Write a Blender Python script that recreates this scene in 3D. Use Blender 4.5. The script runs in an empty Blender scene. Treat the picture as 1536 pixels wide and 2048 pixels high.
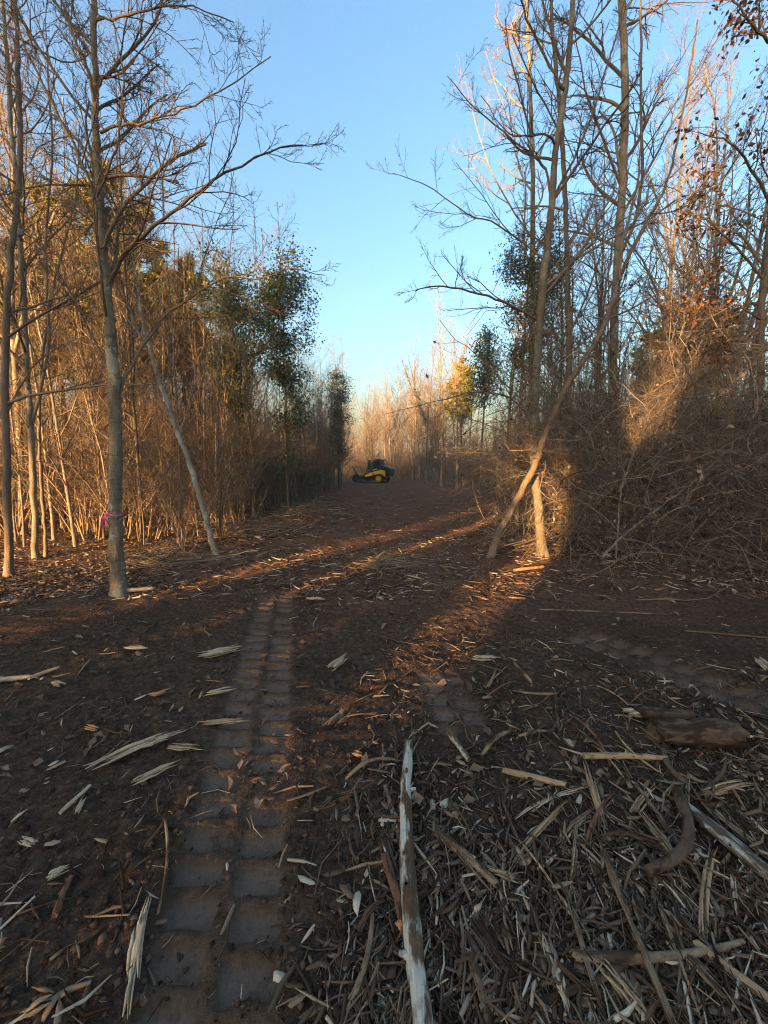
import bpy, math, random
import numpy as np
from mathutils import Vector, Matrix, Euler

# ------------------------------------------------------------------ camera, sky, sun, exposure
SC = bpy.context.scene
COL = SC.collection
EYE = 1.6
FPX = 769.0                                   # focal length in photograph pixels (1536 x 2048)
PITCH = math.radians(7.1)
cd = bpy.data.cameras.new('camera'); cam = bpy.data.objects.new('camera', cd); COL.objects.link(cam)
cam.location = (0, 0, EYE); cam.rotation_euler = (math.pi/2 - PITCH, 0, 0)
cd.sensor_fit = 'VERTICAL'; cd.sensor_height = 36; cd.sensor_width = 27; cd.lens = 36*FPX/2048
cd.clip_start = 0.05; cd.clip_end = 3000
SC.camera = cam

SUN_EL = math.radians(8.5)
SUN_AZ = math.radians(213.5)                  # low sun behind the camera and to its left
world = bpy.data.worlds.new('World'); SC.world = world; world.use_nodes = True
wn = world.node_tree
sky = wn.nodes.new('ShaderNodeTexSky'); sky.sky_type = 'NISHITA'; sky.sun_disc = False
sky.sun_elevation = SUN_EL; sky.sun_rotation = SUN_AZ
sky.air_density = 1.75; sky.dust_density = 4.5; sky.ozone_density = 4.4
wn.nodes['Background'].inputs[1].default_value = 0.102
wn.links.new(sky.outputs[0], wn.nodes['Background'].inputs[0])
TO_SUN = Vector((math.sin(SUN_AZ)*math.cos(SUN_EL), math.cos(SUN_AZ)*math.cos(SUN_EL), math.sin(SUN_EL)))
sd = bpy.data.lights.new('sun', 'SUN'); sun = bpy.data.objects.new('sun', sd); COL.objects.link(sun)
sd.energy = 4.6; sd.angle = math.radians(0.5); sd.color = (1.0, 0.57, 0.23)
sun.rotation_euler = TO_SUN.to_track_quat('Z', 'Y').to_euler()
vs = SC.view_settings
vs.view_transform = 'Standard'; vs.look = 'None'; vs.exposure = 2.85; vs.gamma = 1.0; vs.use_curve_mapping = False
SC.cycles.max_bounces = 5; SC.cycles.diffuse_bounces = 3; SC.cycles.transparent_max_bounces = 8
SC.cycles.use_denoising = True; SC.cycles.use_adaptive_sampling = True; SC.cycles.adaptive_threshold = 0.025; SC.cycles.filter_width = 1.1; SC.cycles.denoising_prefilter = 'NONE'

rng = np.random.default_rng(7)
random.seed(7)

# ------------------------------------------------------------------ helpers
def W(px, py, Y):
    """world point seen at photograph pixel (px, py) at distance Y ahead"""
    dx = (px-768)/FPX; dy = -(py-1024)/FPX
    d = np.array([dx, math.cos(PITCH)+dy*math.sin(PITCH), -math.sin(PITCH)+dy*math.cos(PITCH)])
    return np.array([0, 0, EYE]) + d*(Y/d[1])
def G(px, py, h=0.0):
    """point on the level ground seen at a photograph pixel"""
    dx = (px-768)/FPX; dy = -(py-1024)/FPX
    d = np.array([dx, math.cos(PITCH)+dy*math.sin(PITCH), -math.sin(PITCH)+dy*math.cos(PITCH)])
    p = np.array([0, 0, EYE]) + d*((EYE-h)/-d[2])
    return p

def _hash(ix, iy, seed):
    h = (ix.astype(np.int64)*374761393 + iy.astype(np.int64)*668265263 + seed*982451653) & 0x7fffffff
    h = ((h ^ (h >> 13))*1274126177) & 0x7fffffff
    return ((h ^ (h >> 16)) & 0xffff)/65535.0
def vnoise(x, y, seed=0):
    x = np.asarray(x, float); y = np.asarray(y, float)
    ix = np.floor(x); iy = np.floor(y); fx = x-ix; fy = y-iy
    fx = fx*fx*(3-2*fx); fy = fy*fy*(3-2*fy)
    a = _hash(ix, iy, seed); b = _hash(ix+1, iy, seed); c = _hash(ix, iy+1, seed); d = _hash(ix+1, iy+1, seed)
    return (a*(1-fx)+b*fx)*(1-fy) + (c*(1-fx)+d*fx)*fy
def fbm(x, y, seed=0, octv=4):
    s = 0; a = .5
    for k in range(octv):
        s = s + a*vnoise(x*2**k, y*2**k, seed+k*17); a *= .5
    return s
def sstep(a, b, x):
    t = np.clip((x-a)/(b-a), 0, 1); return t*t*(3-2*t)

def mesh_np(name, V, faces, mats, attrs=None, smooth=True, mat_index=None):
    """one mesh from numpy: faces is a list of (k, n) index arrays"""
    me = bpy.data.meshes.new(name)
    V = np.ascontiguousarray(V, dtype=np.float32)
    me.vertices.add(len(V)); me.vertices.foreach_set('co', V.ravel())
    loops = np.concatenate([f.ravel() for f in faces]).astype(np.int32)
    tot = np.concatenate([np.full(len(f), f.shape[1], np.int32) for f in faces])
    start = np.concatenate([[0], np.cumsum(tot)[:-1]]).astype(np.int32)
    me.loops.add(len(loops)); me.loops.foreach_set('vertex_index', loops)
    me.polygons.add(len(tot)); me.polygons.foreach_set('loop_start', start)
    try: me.polygons.foreach_set('loop_total', tot)
    except Exception: pass
    if smooth: me.polygons.foreach_set('use_smooth', np.ones(len(tot), bool))
    if mat_index is not None: me.polygons.foreach_set('material_index', np.asarray(mat_index, np.int32))
    for m in (mats if isinstance(mats, (list, tuple)) else [mats]): me.materials.append(m)
    for k, v in (attrs or {}).items():
        a = me.attributes.new(k, 'FLOAT', 'POINT'); a.data.foreach_set('value', np.asarray(v, np.float32))
    me.update(calc_edges=True); me.validate()
    return me

def obj(name, me, parent=None, loc=(0, 0, 0), rot=(0, 0, 0), **props):
    o = bpy.data.objects.new(name, me); COL.objects.link(o)
    if parent is not None: o.parent = parent
    o.location = loc; o.rotation_euler = rot
    for k, v in props.items(): o[k] = v
    return o
def thing(name, label, cat, loc=(0, 0, 0), rot=(0, 0, 0), group=None):
    o = obj(name, None, None, loc, rot, label=label, category=cat)
    o.empty_display_size = .2
    if group: o['group'] = group
    return o

class Geo:
    """collects vertices / faces / a per-vertex tone"""
    def __init__(s): s.V = []; s.Q = []; s.T = []; s.A = []; s.n = 0
    def add(s, V, Q=None, T=None, tone=None):
        V = np.asarray(V, float).reshape(-1, 3)
        if Q is not None and len(Q): s.Q.append(np.asarray(Q)+s.n)
        if T is not None and len(T): s.T.append(np.asarray(T)+s.n)
        s.V.append(V); s.A.append(np.full(len(V), .5) if tone is None else np.broadcast_to(np.asarray(tone, float), (len(V),)))
        s.n += len(V)
    def mesh(s, name, mat, smooth=True):
        f = []
        if s.Q: f.append(np.concatenate(s.Q))
        if s.T: f.append(np.concatenate(s.T))
        return mesh_np(name, np.concatenate(s.V), f, mat, {'tone': np.concatenate(s.A)}, smooth)

def norm(a): return a/np.maximum(np.linalg.norm(a, axis=-1, keepdims=True), 1e-9)
def tubes(P, R, S, wob=0.0, rg=None):
    """P (n,m,3), R (n,m) -> verts, quads of n tubes with S sides"""
    n, m, _ = P.shape
    T = np.empty_like(P); T[:, 1:-1] = P[:, 2:]-P[:, :-2]; T[:, 0] = P[:, 1]-P[:, 0]; T[:, -1] = P[:, -1]-P[:, -2]
    T = norm(T)
    mean = norm(P[:, -1]-P[:, 0]+1e-6)
    ax = np.zeros((n, 3)); k = np.argmin(np.abs(mean), axis=1); ax[np.arange(n), k] = 1
    N = norm(np.cross(T, ax[:, None, :])); B = np.cross(T, N)
    a = np.arange(S)*2*math.pi/S
    RR = R[:, :, None]*np.ones(S)
    if wob and rg is not None: RR = RR*(1+wob*rg.standard_normal((n, m, S)))
    V = P[:, :, None, :] + RR[..., None]*(np.cos(a)[:, None]*N[:, :, None, :] + np.sin(a)[:, None]*B[:, :, None, :])
    idx = np.arange(n*m*S).reshape(n, m, S)
    i0 = idx[:, :-1]; i1 = idx[:, 1:]
    Q = np.stack([i0, np.roll(i0, -1, 2), np.roll(i1, -1, 2), i1], -1).reshape(-1, 4)
    return V.reshape(-1, 3), Q

def resample(pts, n):
    """Catmull-Rom through pts, n points"""
    p = np.asarray(pts, float)
    p = np.vstack([2*p[0]-p[1], p, 2*p[-1]-p[-2]])
    k = len(p)-3
    t = np.linspace(0, k-1e-6, n); i = t.astype(int); f = (t-i)[:, None]
    a, b, c, d = p[i], p[i+1], p[i+2], p[i+3]
    return .5*((2*b)+(c-a)*f+(2*a-5*b+4*c-d)*f**2+(3*b-a-3*c+d)*f**3)

def grow(rg, P, R, k, t0, ang, lenf, npts, up=.08, wig=.12, rf=.6, minr=.003, t1=1.0, anglespread=.25, tip=.45, absl=None):
    """k children on each of the parent curves P (n,m,3)"""
    n, m, _ = P.shape
    t = t0+(t1-t0)*((np.arange(k)[None, :]+rg.random((n, k)))/k)
    f = np.clip(t*(m-1), 0, m-1.001); i = f.astype(int); f = f-i
    ar = np.arange(n)[:, None]
    p0 = P[ar, i]*(1-f)[..., None]+P[ar, i+1]*f[..., None]
    r0 = R[ar, i]*(1-f)+R[ar, i+1]*f
    T = norm(P[ar, i+1]-P[ar, i])
    Lp = np.linalg.norm(np.diff(P, axis=1), axis=2).sum(1)[:, None]
    if absl is None: L = lenf*Lp*(1.15-.7*t)*rg.uniform(.6, 1.3, (n, k))
    else: L = absl*(1.15-.6*t)*rg.uniform(.6, 1.35, (n, k))
    rd = rg.standard_normal((n, k, 3)); perp = norm(rd-(rd*T).sum(-1, keepdims=True)*T)
    a = (ang*(1+anglespread*rg.standard_normal((n, k))))[..., None]
    d = T*np.cos(a)+perp*np.sin(a)
    pts = [p0]; p = p0
    bend = rg.standard_normal((n, k, 3))*wig*.6
    for j in range(npts-1):
        d = norm(d+wig*rg.standard_normal((n, k, 3))+bend+np.array([0, 0, up]))
        p = p+d*(L/(npts-1))[..., None]; pts.append(p)
    C = np.stack(pts, 2).reshape(n*k, npts, 3)
    rr = np.maximum(np.minimum(r0*rf, .02*L+minr), minr).reshape(n*k, 1)
    tp = np.linspace(1, tip, npts)[None, :]
    return C, np.maximum(rr*tp, minr*.6)

# ------------------------------------------------------------------ materials
def new_mat(name):
    m = bpy.data.materials.new(name); m.use_nodes = True
    nt = m.node_tree; b = nt.nodes['Principled BSDF']
    return m, nt, b
def N(nt, t, **kw):
    n = nt.nodes.new(t)
    for k, v in kw.items():
        if k.startswith('i_'): n.inputs[k[2:].replace('_', ' ')].default_value = v
        else: setattr(n, k, v)
    return n
def ramp(nt, fac, stops):
    r = nt.nodes.new('ShaderNodeValToRGB'); e = r.color_ramp.elements
    while len(e) < len(stops): e.new(.5)
    for el, (p, c) in zip(e, stops): el.position = p; el.color = (*c, 1)
    nt.links.new(fac, r.inputs[0]); return r.outputs[0]
def mixc(nt, fac, a, b, mode='MIX'):
    m = nt.nodes.new('ShaderNodeMix'); m.data_type = 'RGBA'; m.blend_type = mode
    for s, v in ((0, fac), (6, a), (7, b)):
        if isinstance(v, bpy.types.NodeSocket): nt.links.new(v, m.inputs[s])
        elif s == 0: m.inputs[0].default_value = v
        else: m.inputs[s].default_value = (*v, 1)
    return m.outputs[2]
def noise(nt, scale, detail=4, rough=.6, stretch=None, coord='Object'):
    tc = N(nt, 'ShaderNodeTexCoord'); out = tc.outputs[coord]
    if stretch:
        mp = N(nt, 'ShaderNodeMapping'); mp.inputs['Scale'].default_value = stretch
        nt.links.new(out, mp.inputs[0]); out = mp.outputs[0]
    n = N(nt, 'ShaderNodeTexNoise'); n.inputs['Scale'].default_value = scale
    n.inputs['Detail'].default_value = detail; n.inputs['Roughness'].default_value = rough
    nt.links.new(out, n.inputs['Vector']); return n.outputs['Fac']
def bump(nt, b, h, strength=.5, dist=.01):
    bp = N(nt, 'ShaderNodeBump'); bp.inputs['Strength'].default_value = strength; bp.inputs['Distance'].default_value = dist
    nt.links.new(h, bp.inputs['Height']); nt.links.new(bp.outputs[0], b.inputs['Normal'])
def math_n(nt, op, a, b=None):
    m = N(nt, 'ShaderNodeMath', operation=op)
    for i, v in enumerate((a, b)):
        if v is None: continue
        if isinstance(v, bpy.types.NodeSocket): nt.links.new(v, m.inputs[i])
        else: m.inputs[i].default_value = v
    return m.outputs[0]
def attr(nt, name):
    a = N(nt, 'ShaderNodeAttribute'); a.attribute_name = name; return a.outputs['Fac']

def bark_mat(name, c0, c1, lichen=None, bands=False, rand=.25, rough=.85, scale=9):
    m, nt, b = new_mat(name)
    n1 = noise(nt, scale, 6, .65, (1, 1, .35))
    col = ramp(nt, n1, [(.3, c0), (.68, c1)])
    h = n1
    if bands:
        n2 = noise(nt, 4, 5, .7, (.9, .9, 7))
        bd = ramp(nt, n2, [(.5, (1, 1, 1)), (.66, (.45, .43, .40))])
        col = mixc(nt, .75, col, bd, 'MULTIPLY'); h = math_n(nt, 'ADD', n1, math_n(nt, 'MULTIPLY', n2, -.6))
    if lichen:
        n3 = noise(nt, 3.2, 5, .7)
        f = ramp(nt, n3, [(.54, (0, 0, 0)), (.585, (.9, .9, .9))])
        col = mixc(nt, f, col, lichen)
    oi = N(nt, 'ShaderNodeObjectInfo')
    v = math_n(nt, 'ADD', math_n(nt, 'MULTIPLY', oi.outputs['Random'], rand*2), 1-rand)
    cb = N(nt, 'ShaderNodeCombineColor')
    for i in range(3): nt.links.new(v, cb.inputs[i])
    col = mixc(nt, 1.0, col, cb.outputs[0], 'MULTIPLY')
    nt.links.new(col, b.inputs['Base Color']); b.inputs['Roughness'].default_value = rough
    b.inputs['Specular IOR Level'].default_value = .08
    bump(nt, b, math_n(nt, 'ADD', h, math_n(nt, 'MULTIPLY', noise(nt, 45, 4, .7, (1, 1, .3)), .6)), 1.0, .02)
    return m
M_beech = bark_mat('bark smooth grey', (.10, .082, .055), (.215, .185, .135), (.28, .265, .205), True, 0)
M_grey = bark_mat('bark grey', (.105, .083, .058), (.235, .195, .142), (.26, .24, .18), False, .25)
M_pale = bark_mat('bark pale', (.13, .112, .085), (.27, .245, .20), (.30, .30, .25), False, .2)
M_brown = bark_mat('bark brown', (.085, .06, .042), (.19, .145, .10), None, False, .3)
M_dark = bark_mat('bark dark', (.075, .057, .041), (.18, .14, .10), None, False, .25)
M_twig = bark_mat('twig brown', (.115, .083, .056), (.20, .15, .104), None, False, .3, .8, 3)
M_twigpale = bark_mat('twig pale', (.17, .132, .095), (.27, .22, .165), None, False, .2, .8, 3)

def tone_mat(name, stops, rough=.85, trans=0.0, bumpy=True, spec=.06):
    """colour chosen piece by piece through the 'tone' attribute"""
    m, nt, b = new_mat(name)
    t = attr(nt, 'tone')
    n1 = noise(nt, 30, 3, .6)
    f = math_n(nt, 'ADD', t, math_n(nt, 'MULTIPLY', math_n(nt, 'SUBTRACT', n1, .5), .18))
    col = ramp(nt, f, stops)
    nt.links.new(col, b.inputs['Base Color']); b.inputs['Roughness'].default_value = rough
    b.inputs['Specular IOR Level'].default_value = spec
    if trans:
        out = nt.nodes['Material Output']; tr = N(nt, 'ShaderNodeBsdfTranslucent'); mx = N(nt, 'ShaderNodeMixShader')
        nt.links.new(col, tr.inputs[0]); mx.inputs[0].default_value = trans
        nt.links.new(b.outputs[0], mx.inputs[1]); nt.links.new(tr.outputs[0], mx.inputs[2]); nt.links.new(mx.outputs[0], out.inputs[0])
    return m
M_chip = tone_mat('mulch chips', [(0, (.030, .018, .0105)), (.35, (.098, .060, .036)), (.6, (.22, .148, .092)), (.8, (.37, .268, .172)), (1, (.58, .47, .325))])
M_leaf = tone_mat('dead leaves', [(0, (.055, .032, .02)), (.4, (.15, .095, .06)), (.75, (.27, .185, .125)), (1, (.40, .31, .225))], .7, .2)
M_oakleaf = tone_mat('withered oak leaves', [(0, (.05, .025, .014)), (.5, (.12, .055, .028)), (1, (.22, .11, .052))], .7, .2)
M_green = tone_mat('evergreen leaves', [(0, (.018, .032, .010)), (.5, (.045, .075, .020)), (1, (.095, .125, .035))], .45, .25, spec=.45)
M_pine = tone_mat('pine needles', [(0, (.11, .115, .024)), (.5, (.25, .24, .05)), (1, (.38, .35, .085))], .6, .25)
M_cane = tone_mat('canes', [(0, (.075, .05, .032)), (.5, (.19, .135, .085)), (1, (.36, .275, .185))], .8)
M_clod = tone_mat('soil clods', [(0, (.026, .015, .009)), (.6, (.062, .037, .023)), (1, (.125, .078, .05))], .95)
M_bramble = tone_mat('bramble stems', [(0, (.075, .056, .041)), (.5, (.185, .142, .103)), (1, (.38, .305, .23))], .85)

def wood_mat(name, wood0, wood1, bark, bark_amt, tint=None):
    """split or peeled wood; grain along local x"""
    m, nt, b = new_mat(name)
    g = noise(nt, 60, 5, .7, (.06, 1, 1))
    col = ramp(nt, g, [(.28, wood0), (.7, wood1)])
    pb = noise(nt, 14, 5, .65, (.3, 1, 1))
    f = ramp(nt, pb, [(max(0, bark_amt-.05), (1, 1, 1)), (bark_amt+.03, (0, 0, 0))])
    bn = noise(nt, 50, 4, .7, (.4, 1, 1))
    bc = ramp(nt, bn, [(.3, tuple(x*.55 for x in bark)), (.7, bark)])
    col = mixc(nt, f, col, bc)
    if tint:
        tn = noise(nt, 3, 3, .5); tf = ramp(nt, tn, [(.5, (0, 0, 0)), (.65, (1, 1, 1))]); col = mixc(nt, tf, col, tint)
    # earth smeared over it
    dn = noise(nt, 9, 6, .7); df = ramp(nt, dn, [(.52, (0, 0, 0)), (.72, (.85, .85, .85))])
    col = mixc(nt, df, col, (.060, .034, .02))
    nt.links.new(col, b.inputs['Base Color']); b.inputs['Roughness'].default_value = .85
    b.inputs['Specular IOR Level'].default_value = .06
    bump(nt, b, math_n(nt, 'ADD', g, math_n(nt, 'MULTIPLY', f, .5)), .9, .006)
    return m
M_white = wood_mat('bleached wood', (.25, .165, .095), (.58, .465, .31), (.13, .075, .04), .40)
M_whitelog = wood_mat('peeling white bark', (.33, .28, .21), (.60, .55, .44), (.15, .092, .052), .53)
M_bluelog = wood_mat('grey lichen bark', (.24, .22, .175), (.44, .42, .35), (.12, .088, .055), .50)
M_tan = wood_mat('split tan wood', (.22, .13, .065), (.47, .32, .18), (.11, .062, .035), .40)
M_orange = wood_mat('fresh orange wood', (.32, .13, .045), (.58, .30, .12), (.12, .06, .03), .34)
M_stick = wood_mat('brown stick', (.14, .09, .053), (.32, .22, .137), (.09, .055, .033), .48)
M_darkstick = wood_mat('dark muddy stick', (.065, .040, .025), (.155, .102, .066), (.052, .031, .02), .5)
M_red = wood_mat('reddish stick', (.12, .058, .035), (.22, .11, .065), (.07, .035, .022), .42)

# ground
def ground_mat():
    m, nt, b = new_mat('cleared earth')
    tc = N(nt, 'ShaderNodeTexCoord')
    n1 = noise(nt, 1.1, 8, .65); n2 = noise(nt, 28, 6, .7); n3 = noise(nt, 140, 3, .6)
    soil = ramp(nt, n2, [(.3, (.032, .021, .0135)), (.52, (.074, .047, .031)), (.75, (.15, .098, .066))])
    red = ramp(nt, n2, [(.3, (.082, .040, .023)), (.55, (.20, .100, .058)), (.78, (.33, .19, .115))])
    leaf = ramp(nt, n2, [(.3, (.065, .037, .021)), (.55, (.15, .090, .052)), (.78, (.26, .17, .105))])
    pad = ramp(nt, n1, [(.3, (.125, .080, .054)), (.7, (.185, .122, .084))])
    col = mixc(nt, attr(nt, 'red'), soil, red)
    col = mixc(nt, attr(nt, 'litter'), col, leaf)
    v = ramp(nt, n1, [(.3, (.7, .7, .7)), (.7, (1.25, 1.25, 1.25))])
    col = mixc(nt, .8, col, v, 'MULTIPLY')
    col = mixc(nt, math_n(nt, 'MULTIPLY', attr(nt, 'band'), .5), col, mixc(nt, .5, pad, soil))
    padf = attr(nt, 'pad')
    pm = math_n(nt, 'MULTIPLY', padf, ramp(nt, noise(nt, 9, 5, .7), [(.30, (.1, .1, .1)), (.46, (.95, .95, .95))]))
    pad2 = mixc(nt, .7, pad, ramp(nt, noise(nt, 60, 5, .75), [(.3, (.62, .60, .58)), (.7, (1.3, 1.3, 1.3))]), 'MULTIPLY')
    col = mixc(nt, pm, col, pad2)
    nt.links.new(col, b.inputs['Base Color'])
    rr = math_n(nt, 'SUBTRACT', .95, math_n(nt, 'MULTIPLY', pm, .38)); nt.links.new(rr, b.inputs['Roughness'])
    nt.links.new(math_n(nt, 'MULTIPLY', pm, .08), b.inputs['Specular IOR Level'])
    hh = math_n(nt, 'ADD', n2, math_n(nt, 'MULTIPLY', n3, .5))
    bp = N(nt, 'ShaderNodeBump'); bp.inputs['Distance'].default_value = .02
    nt.links.new(math_n(nt, 'SUBTRACT', 1.0, math_n(nt, 'MULTIPLY', pm, .6)), bp.inputs['Strength'])
    nt.links.new(hh, bp.inputs['Height']); nt.links.new(bp.outputs[0], b.inputs['Normal'])
    return m

# ------------------------------------------------------------------ ground
def trail_left(y):  return -2.75 - .25*np.sin(y*.35) + np.where(y < 6, -(6-y)*.42, 0)
def trail_right(y): return np.interp(y, [-200, 2, 4.5, 6.5, 12, 20, 30, 40], [6.5, 6.2, 4.8, 2.9, 3.6, 5.0, 4.4, 3.0])
# track imprints: centre line p0 -> p1, half width, pitch between lug prints
def seg(px0, py0, px1, py1): a = G(px0, py0); b = G(px1, py1); return a[:2], b[:2]
TRACKS = [((-.44, .55), (-1.35, 4.6), .215, .150), (*seg(880, 1345, 935, 1470), .17, .15), (*seg(1165, 1270, 1560, 1425), .2, .17)]
def track_uv(x, y, T):
    (ax, ay), (bx, by), hw, pitch = T
    L = math.hypot(bx-ax, by-ay); ux, uy = (bx-ax)/L, (by-ay)/L
    s = (x-ax)*ux+(y-ay)*uy; c = (x-ax)*uy-(y-ay)*ux
    return s, c, L
def pads(x, y):
    out = np.zeros_like(x, dtype=float); body = np.zeros_like(x, dtype=float)
    for k, T in enumerate(TRACKS):
        s, c, L = track_uv(x, y, T); hw, pitch = T[2], T[3]
        wv = .03*(fbm(x*8, y*8, 5, 3)-.45); s2 = s+wv+.02*(vnoise(x*3, y*3, 6)-.5); c2 = c+.7*wv
        ins = sstep(-.12, .05, s)*(1-sstep(L-.05, L+.12, s))
        body = np.maximum(body, ins*(1-sstep(hw-.02, hw+.05, np.abs(c2))))
        for side in (-1, 1):
            cc = c2*side
            a = sstep(.022, .036, cc)*(1-sstep(hw-.018, hw-.002, cc))
            ph = ((s2+.22*cc*side + (.25 if side > 0 else 0)*pitch)/pitch) % 1.0
            row = np.floor((s2+.22*cc*side + (.25 if side > 0 else 0)*pitch)/pitch)
            b_ = sstep(.10, .18, ph)*(1-sstep(.76, .86, ph))
            wear = (_hash(row, np.full_like(row, side+3), 91+k) > .08)*1.0
            fade = .75+.25*_hash(row, np.full_like(row, side+9), 47+k); out = np.maximum(out, ins*a*b_*wear*fade)
    return out, body
def litter_amt(x, y):
    n = (vnoise(x*1.2, y*1.2, 3)-.5)*1.2
    l = sstep(-.2, .7, trail_left(y)-x+n); r = sstep(-.1, .9, x-trail_right(y)+n)
    return np.maximum(l, r)
def height(x, y):
    x = np.asarray(x, float); y = np.asarray(y, float)
    near = np.clip(1-np.hypot(x, y-2)/26, 0, 1)
    h = .10*(fbm(x*.35, y*.35, 1, 3)-.44) + near*.045*(fbm(x*2.6, y*2.6, 4, 4)-.45) + near*.028*(vnoise(x*14, y*14, 8)-.5) + near*.014*(vnoise(x*31, y*31, 9)-.5)
    p, body = pads(x, y)
    h = h*(1-.6*body) - .012*body
    h = h*(1-.95*p) + p*(-.046)
    # a low berm where the scraped track meets the leaf litter
    e = np.exp(-((x-trail_left(y)-.15)/.28)**2); h = h + .05*e*vnoise(x*2, y*2, 12)
    return h
def axis(fine0, fine1, step, lo, hi, gr):
    mid = np.arange(fine0, fine1+1e-6, step)
    up = []; v = fine1; s = step
    while v < hi: s *= gr; v += s; up.append(v)
    dn = []; v = fine0; s = step
    while v > lo: s *= gr; v -= s; dn.append(v)
    return np.array(dn[::-1]+list(mid)+up)
gx = axis(-2.2, 2.0, .019, -420, 420, 1.09); gy = axis(.5, 4.4, .018, -200, 600, 1.065)
X, Y = np.meshgrid(gx, gy); nx, ny = len(gx), len(gy)
Zg = height(X.ravel(), Y.ravel())
pd, bd_ = pads(X.ravel(), Y.ravel())
xr, yr = X.ravel(), Y.ravel()
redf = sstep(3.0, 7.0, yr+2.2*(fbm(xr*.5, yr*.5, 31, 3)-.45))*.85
idx = np.arange(nx*ny).reshape(ny, nx)
Q = np.stack([idx[:-1, :-1], idx[:-1, 1:], idx[1:, 1:], idx[1:, :-1]], -1).reshape(-1, 4)
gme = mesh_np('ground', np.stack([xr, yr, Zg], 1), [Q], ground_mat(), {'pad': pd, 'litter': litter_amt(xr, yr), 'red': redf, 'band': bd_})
obj('ground', gme, kind='structure', label='dark scraped earth trail with track prints between leaf litter')
def ground_z(x, y): return float(height(np.array([x]), np.array([y]))[0])

# ------------------------------------------------------------------ trees
def leaf_quads(rg, C, size, droop=.0, aspect=.55, geo=None, tone=None, fold=True):
    """a folded leaf (4 triangles) at each centre"""
    n = len(C)
    d = norm(rg.standard_normal((n, 3))+np.array([0, 0, -droop])); u = norm(np.cross(d, rg.standard_normal((n, 3)))); w = np.cross(d, u)
    s = (size*rg.uniform(.6, 1.4, n))[:, None]
    a = C; b = C+d*s*.5+u*s*aspect*.5+w*s*.12; c = C+d*s; e = C+d*s*.5-u*s*aspect*.5+w*s*.12
    V = np.stack([a, b, c, e], 1).reshape(-1, 3)
    i = np.arange(n)[:, None]*4
    T = np.concatenate([i+np.array([[0, 1, 2]]), i+np.array([[0, 2, 3]])])
    t = np.repeat(rg.random(n) if tone is None else tone, 4)
    geo.add(V, None, T, t)

def twig_levels(rg, geo, P, R, spec):
    """spec: list of grow kwargs; adds every level to geo; returns last level"""
    out = [(P, R)]
    for kw in spec:
        kw = dict(kw); S = kw.pop('S', 3)
        P, R = grow(rg, P, R, **kw); v, q = tubes(P, R, S); geo.add(v, q); out.append((P, R))
    return out

def sapling_meshes(seed, H, r0, nb, spread, t0, mt, mc, lean=.03, minr=.0035, k2=6, k3=4, fork=False, blen=None):
    rg = np.random.default_rng(seed)
    m = 12
    z = np.linspace(0, 1, m)
    w = np.cumsum(rg.standard_normal((m, 2))*.012*H/8, 0); w -= w[0]
    P = np.stack([w[:, 0]+lean*H*z**2*rg.standard_normal(), w[:, 1]+lean*H*z**2*rg.standard_normal(), H*z-.08], 1)[None]
    R = (r0*(1-.9*z**1.1))[None]; R[0, 0] *= 1.25; R = np.maximum(R, .004)
    g = Geo(); v, q = tubes(P, R, 7); g.add(v, q)
    if fork:
        P2, R2 = grow(rg, P, R, 2, .3, .35, .55, 9, up=.12, wig=.06, rf=.8, minr=.008, t1=.55); v, q = tubes(P2, R2, 5); g.add(v, q)
    tm = g.mesh('trunk', mt)
    c = Geo()
    lv = twig_levels(rg, c, P, R, [
        dict(k=nb, t0=t0, ang=spread, lenf=.24, npts=6, up=.10, wig=.10, rf=.55, minr=minr*1.4, S=4, absl=blen),
        dict(k=k2, t0=.2, ang=.75, lenf=.45, npts=4, up=.06, wig=.15, rf=.6, minr=minr, S=3),
        dict(k=k3, t0=.2, ang=.7, lenf=.5, npts=3, up=.04, wig=.18, rf=.7, minr=minr*.85, S=3)])
    if fork:
        twig_levels(rg, c, P2, R2, [dict(k=8, t0=.25, ang=.8, lenf=.3, npts=5, up=.08, wig=.12, rf=.6, minr=minr*1.2, S=3),
            dict(k=k2, t0=.2, ang=.7, lenf=.5, npts=3, up=.05, wig=.16, rf=.6, minr=minr, S=3), dict(k=3, t0=.2, ang=.7, lenf=.5, npts=3, up=.05, wig=.16, rf=.6, minr=minr*.85, S=3)])
    return tm, c.mesh('crown', mc), lv

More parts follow.
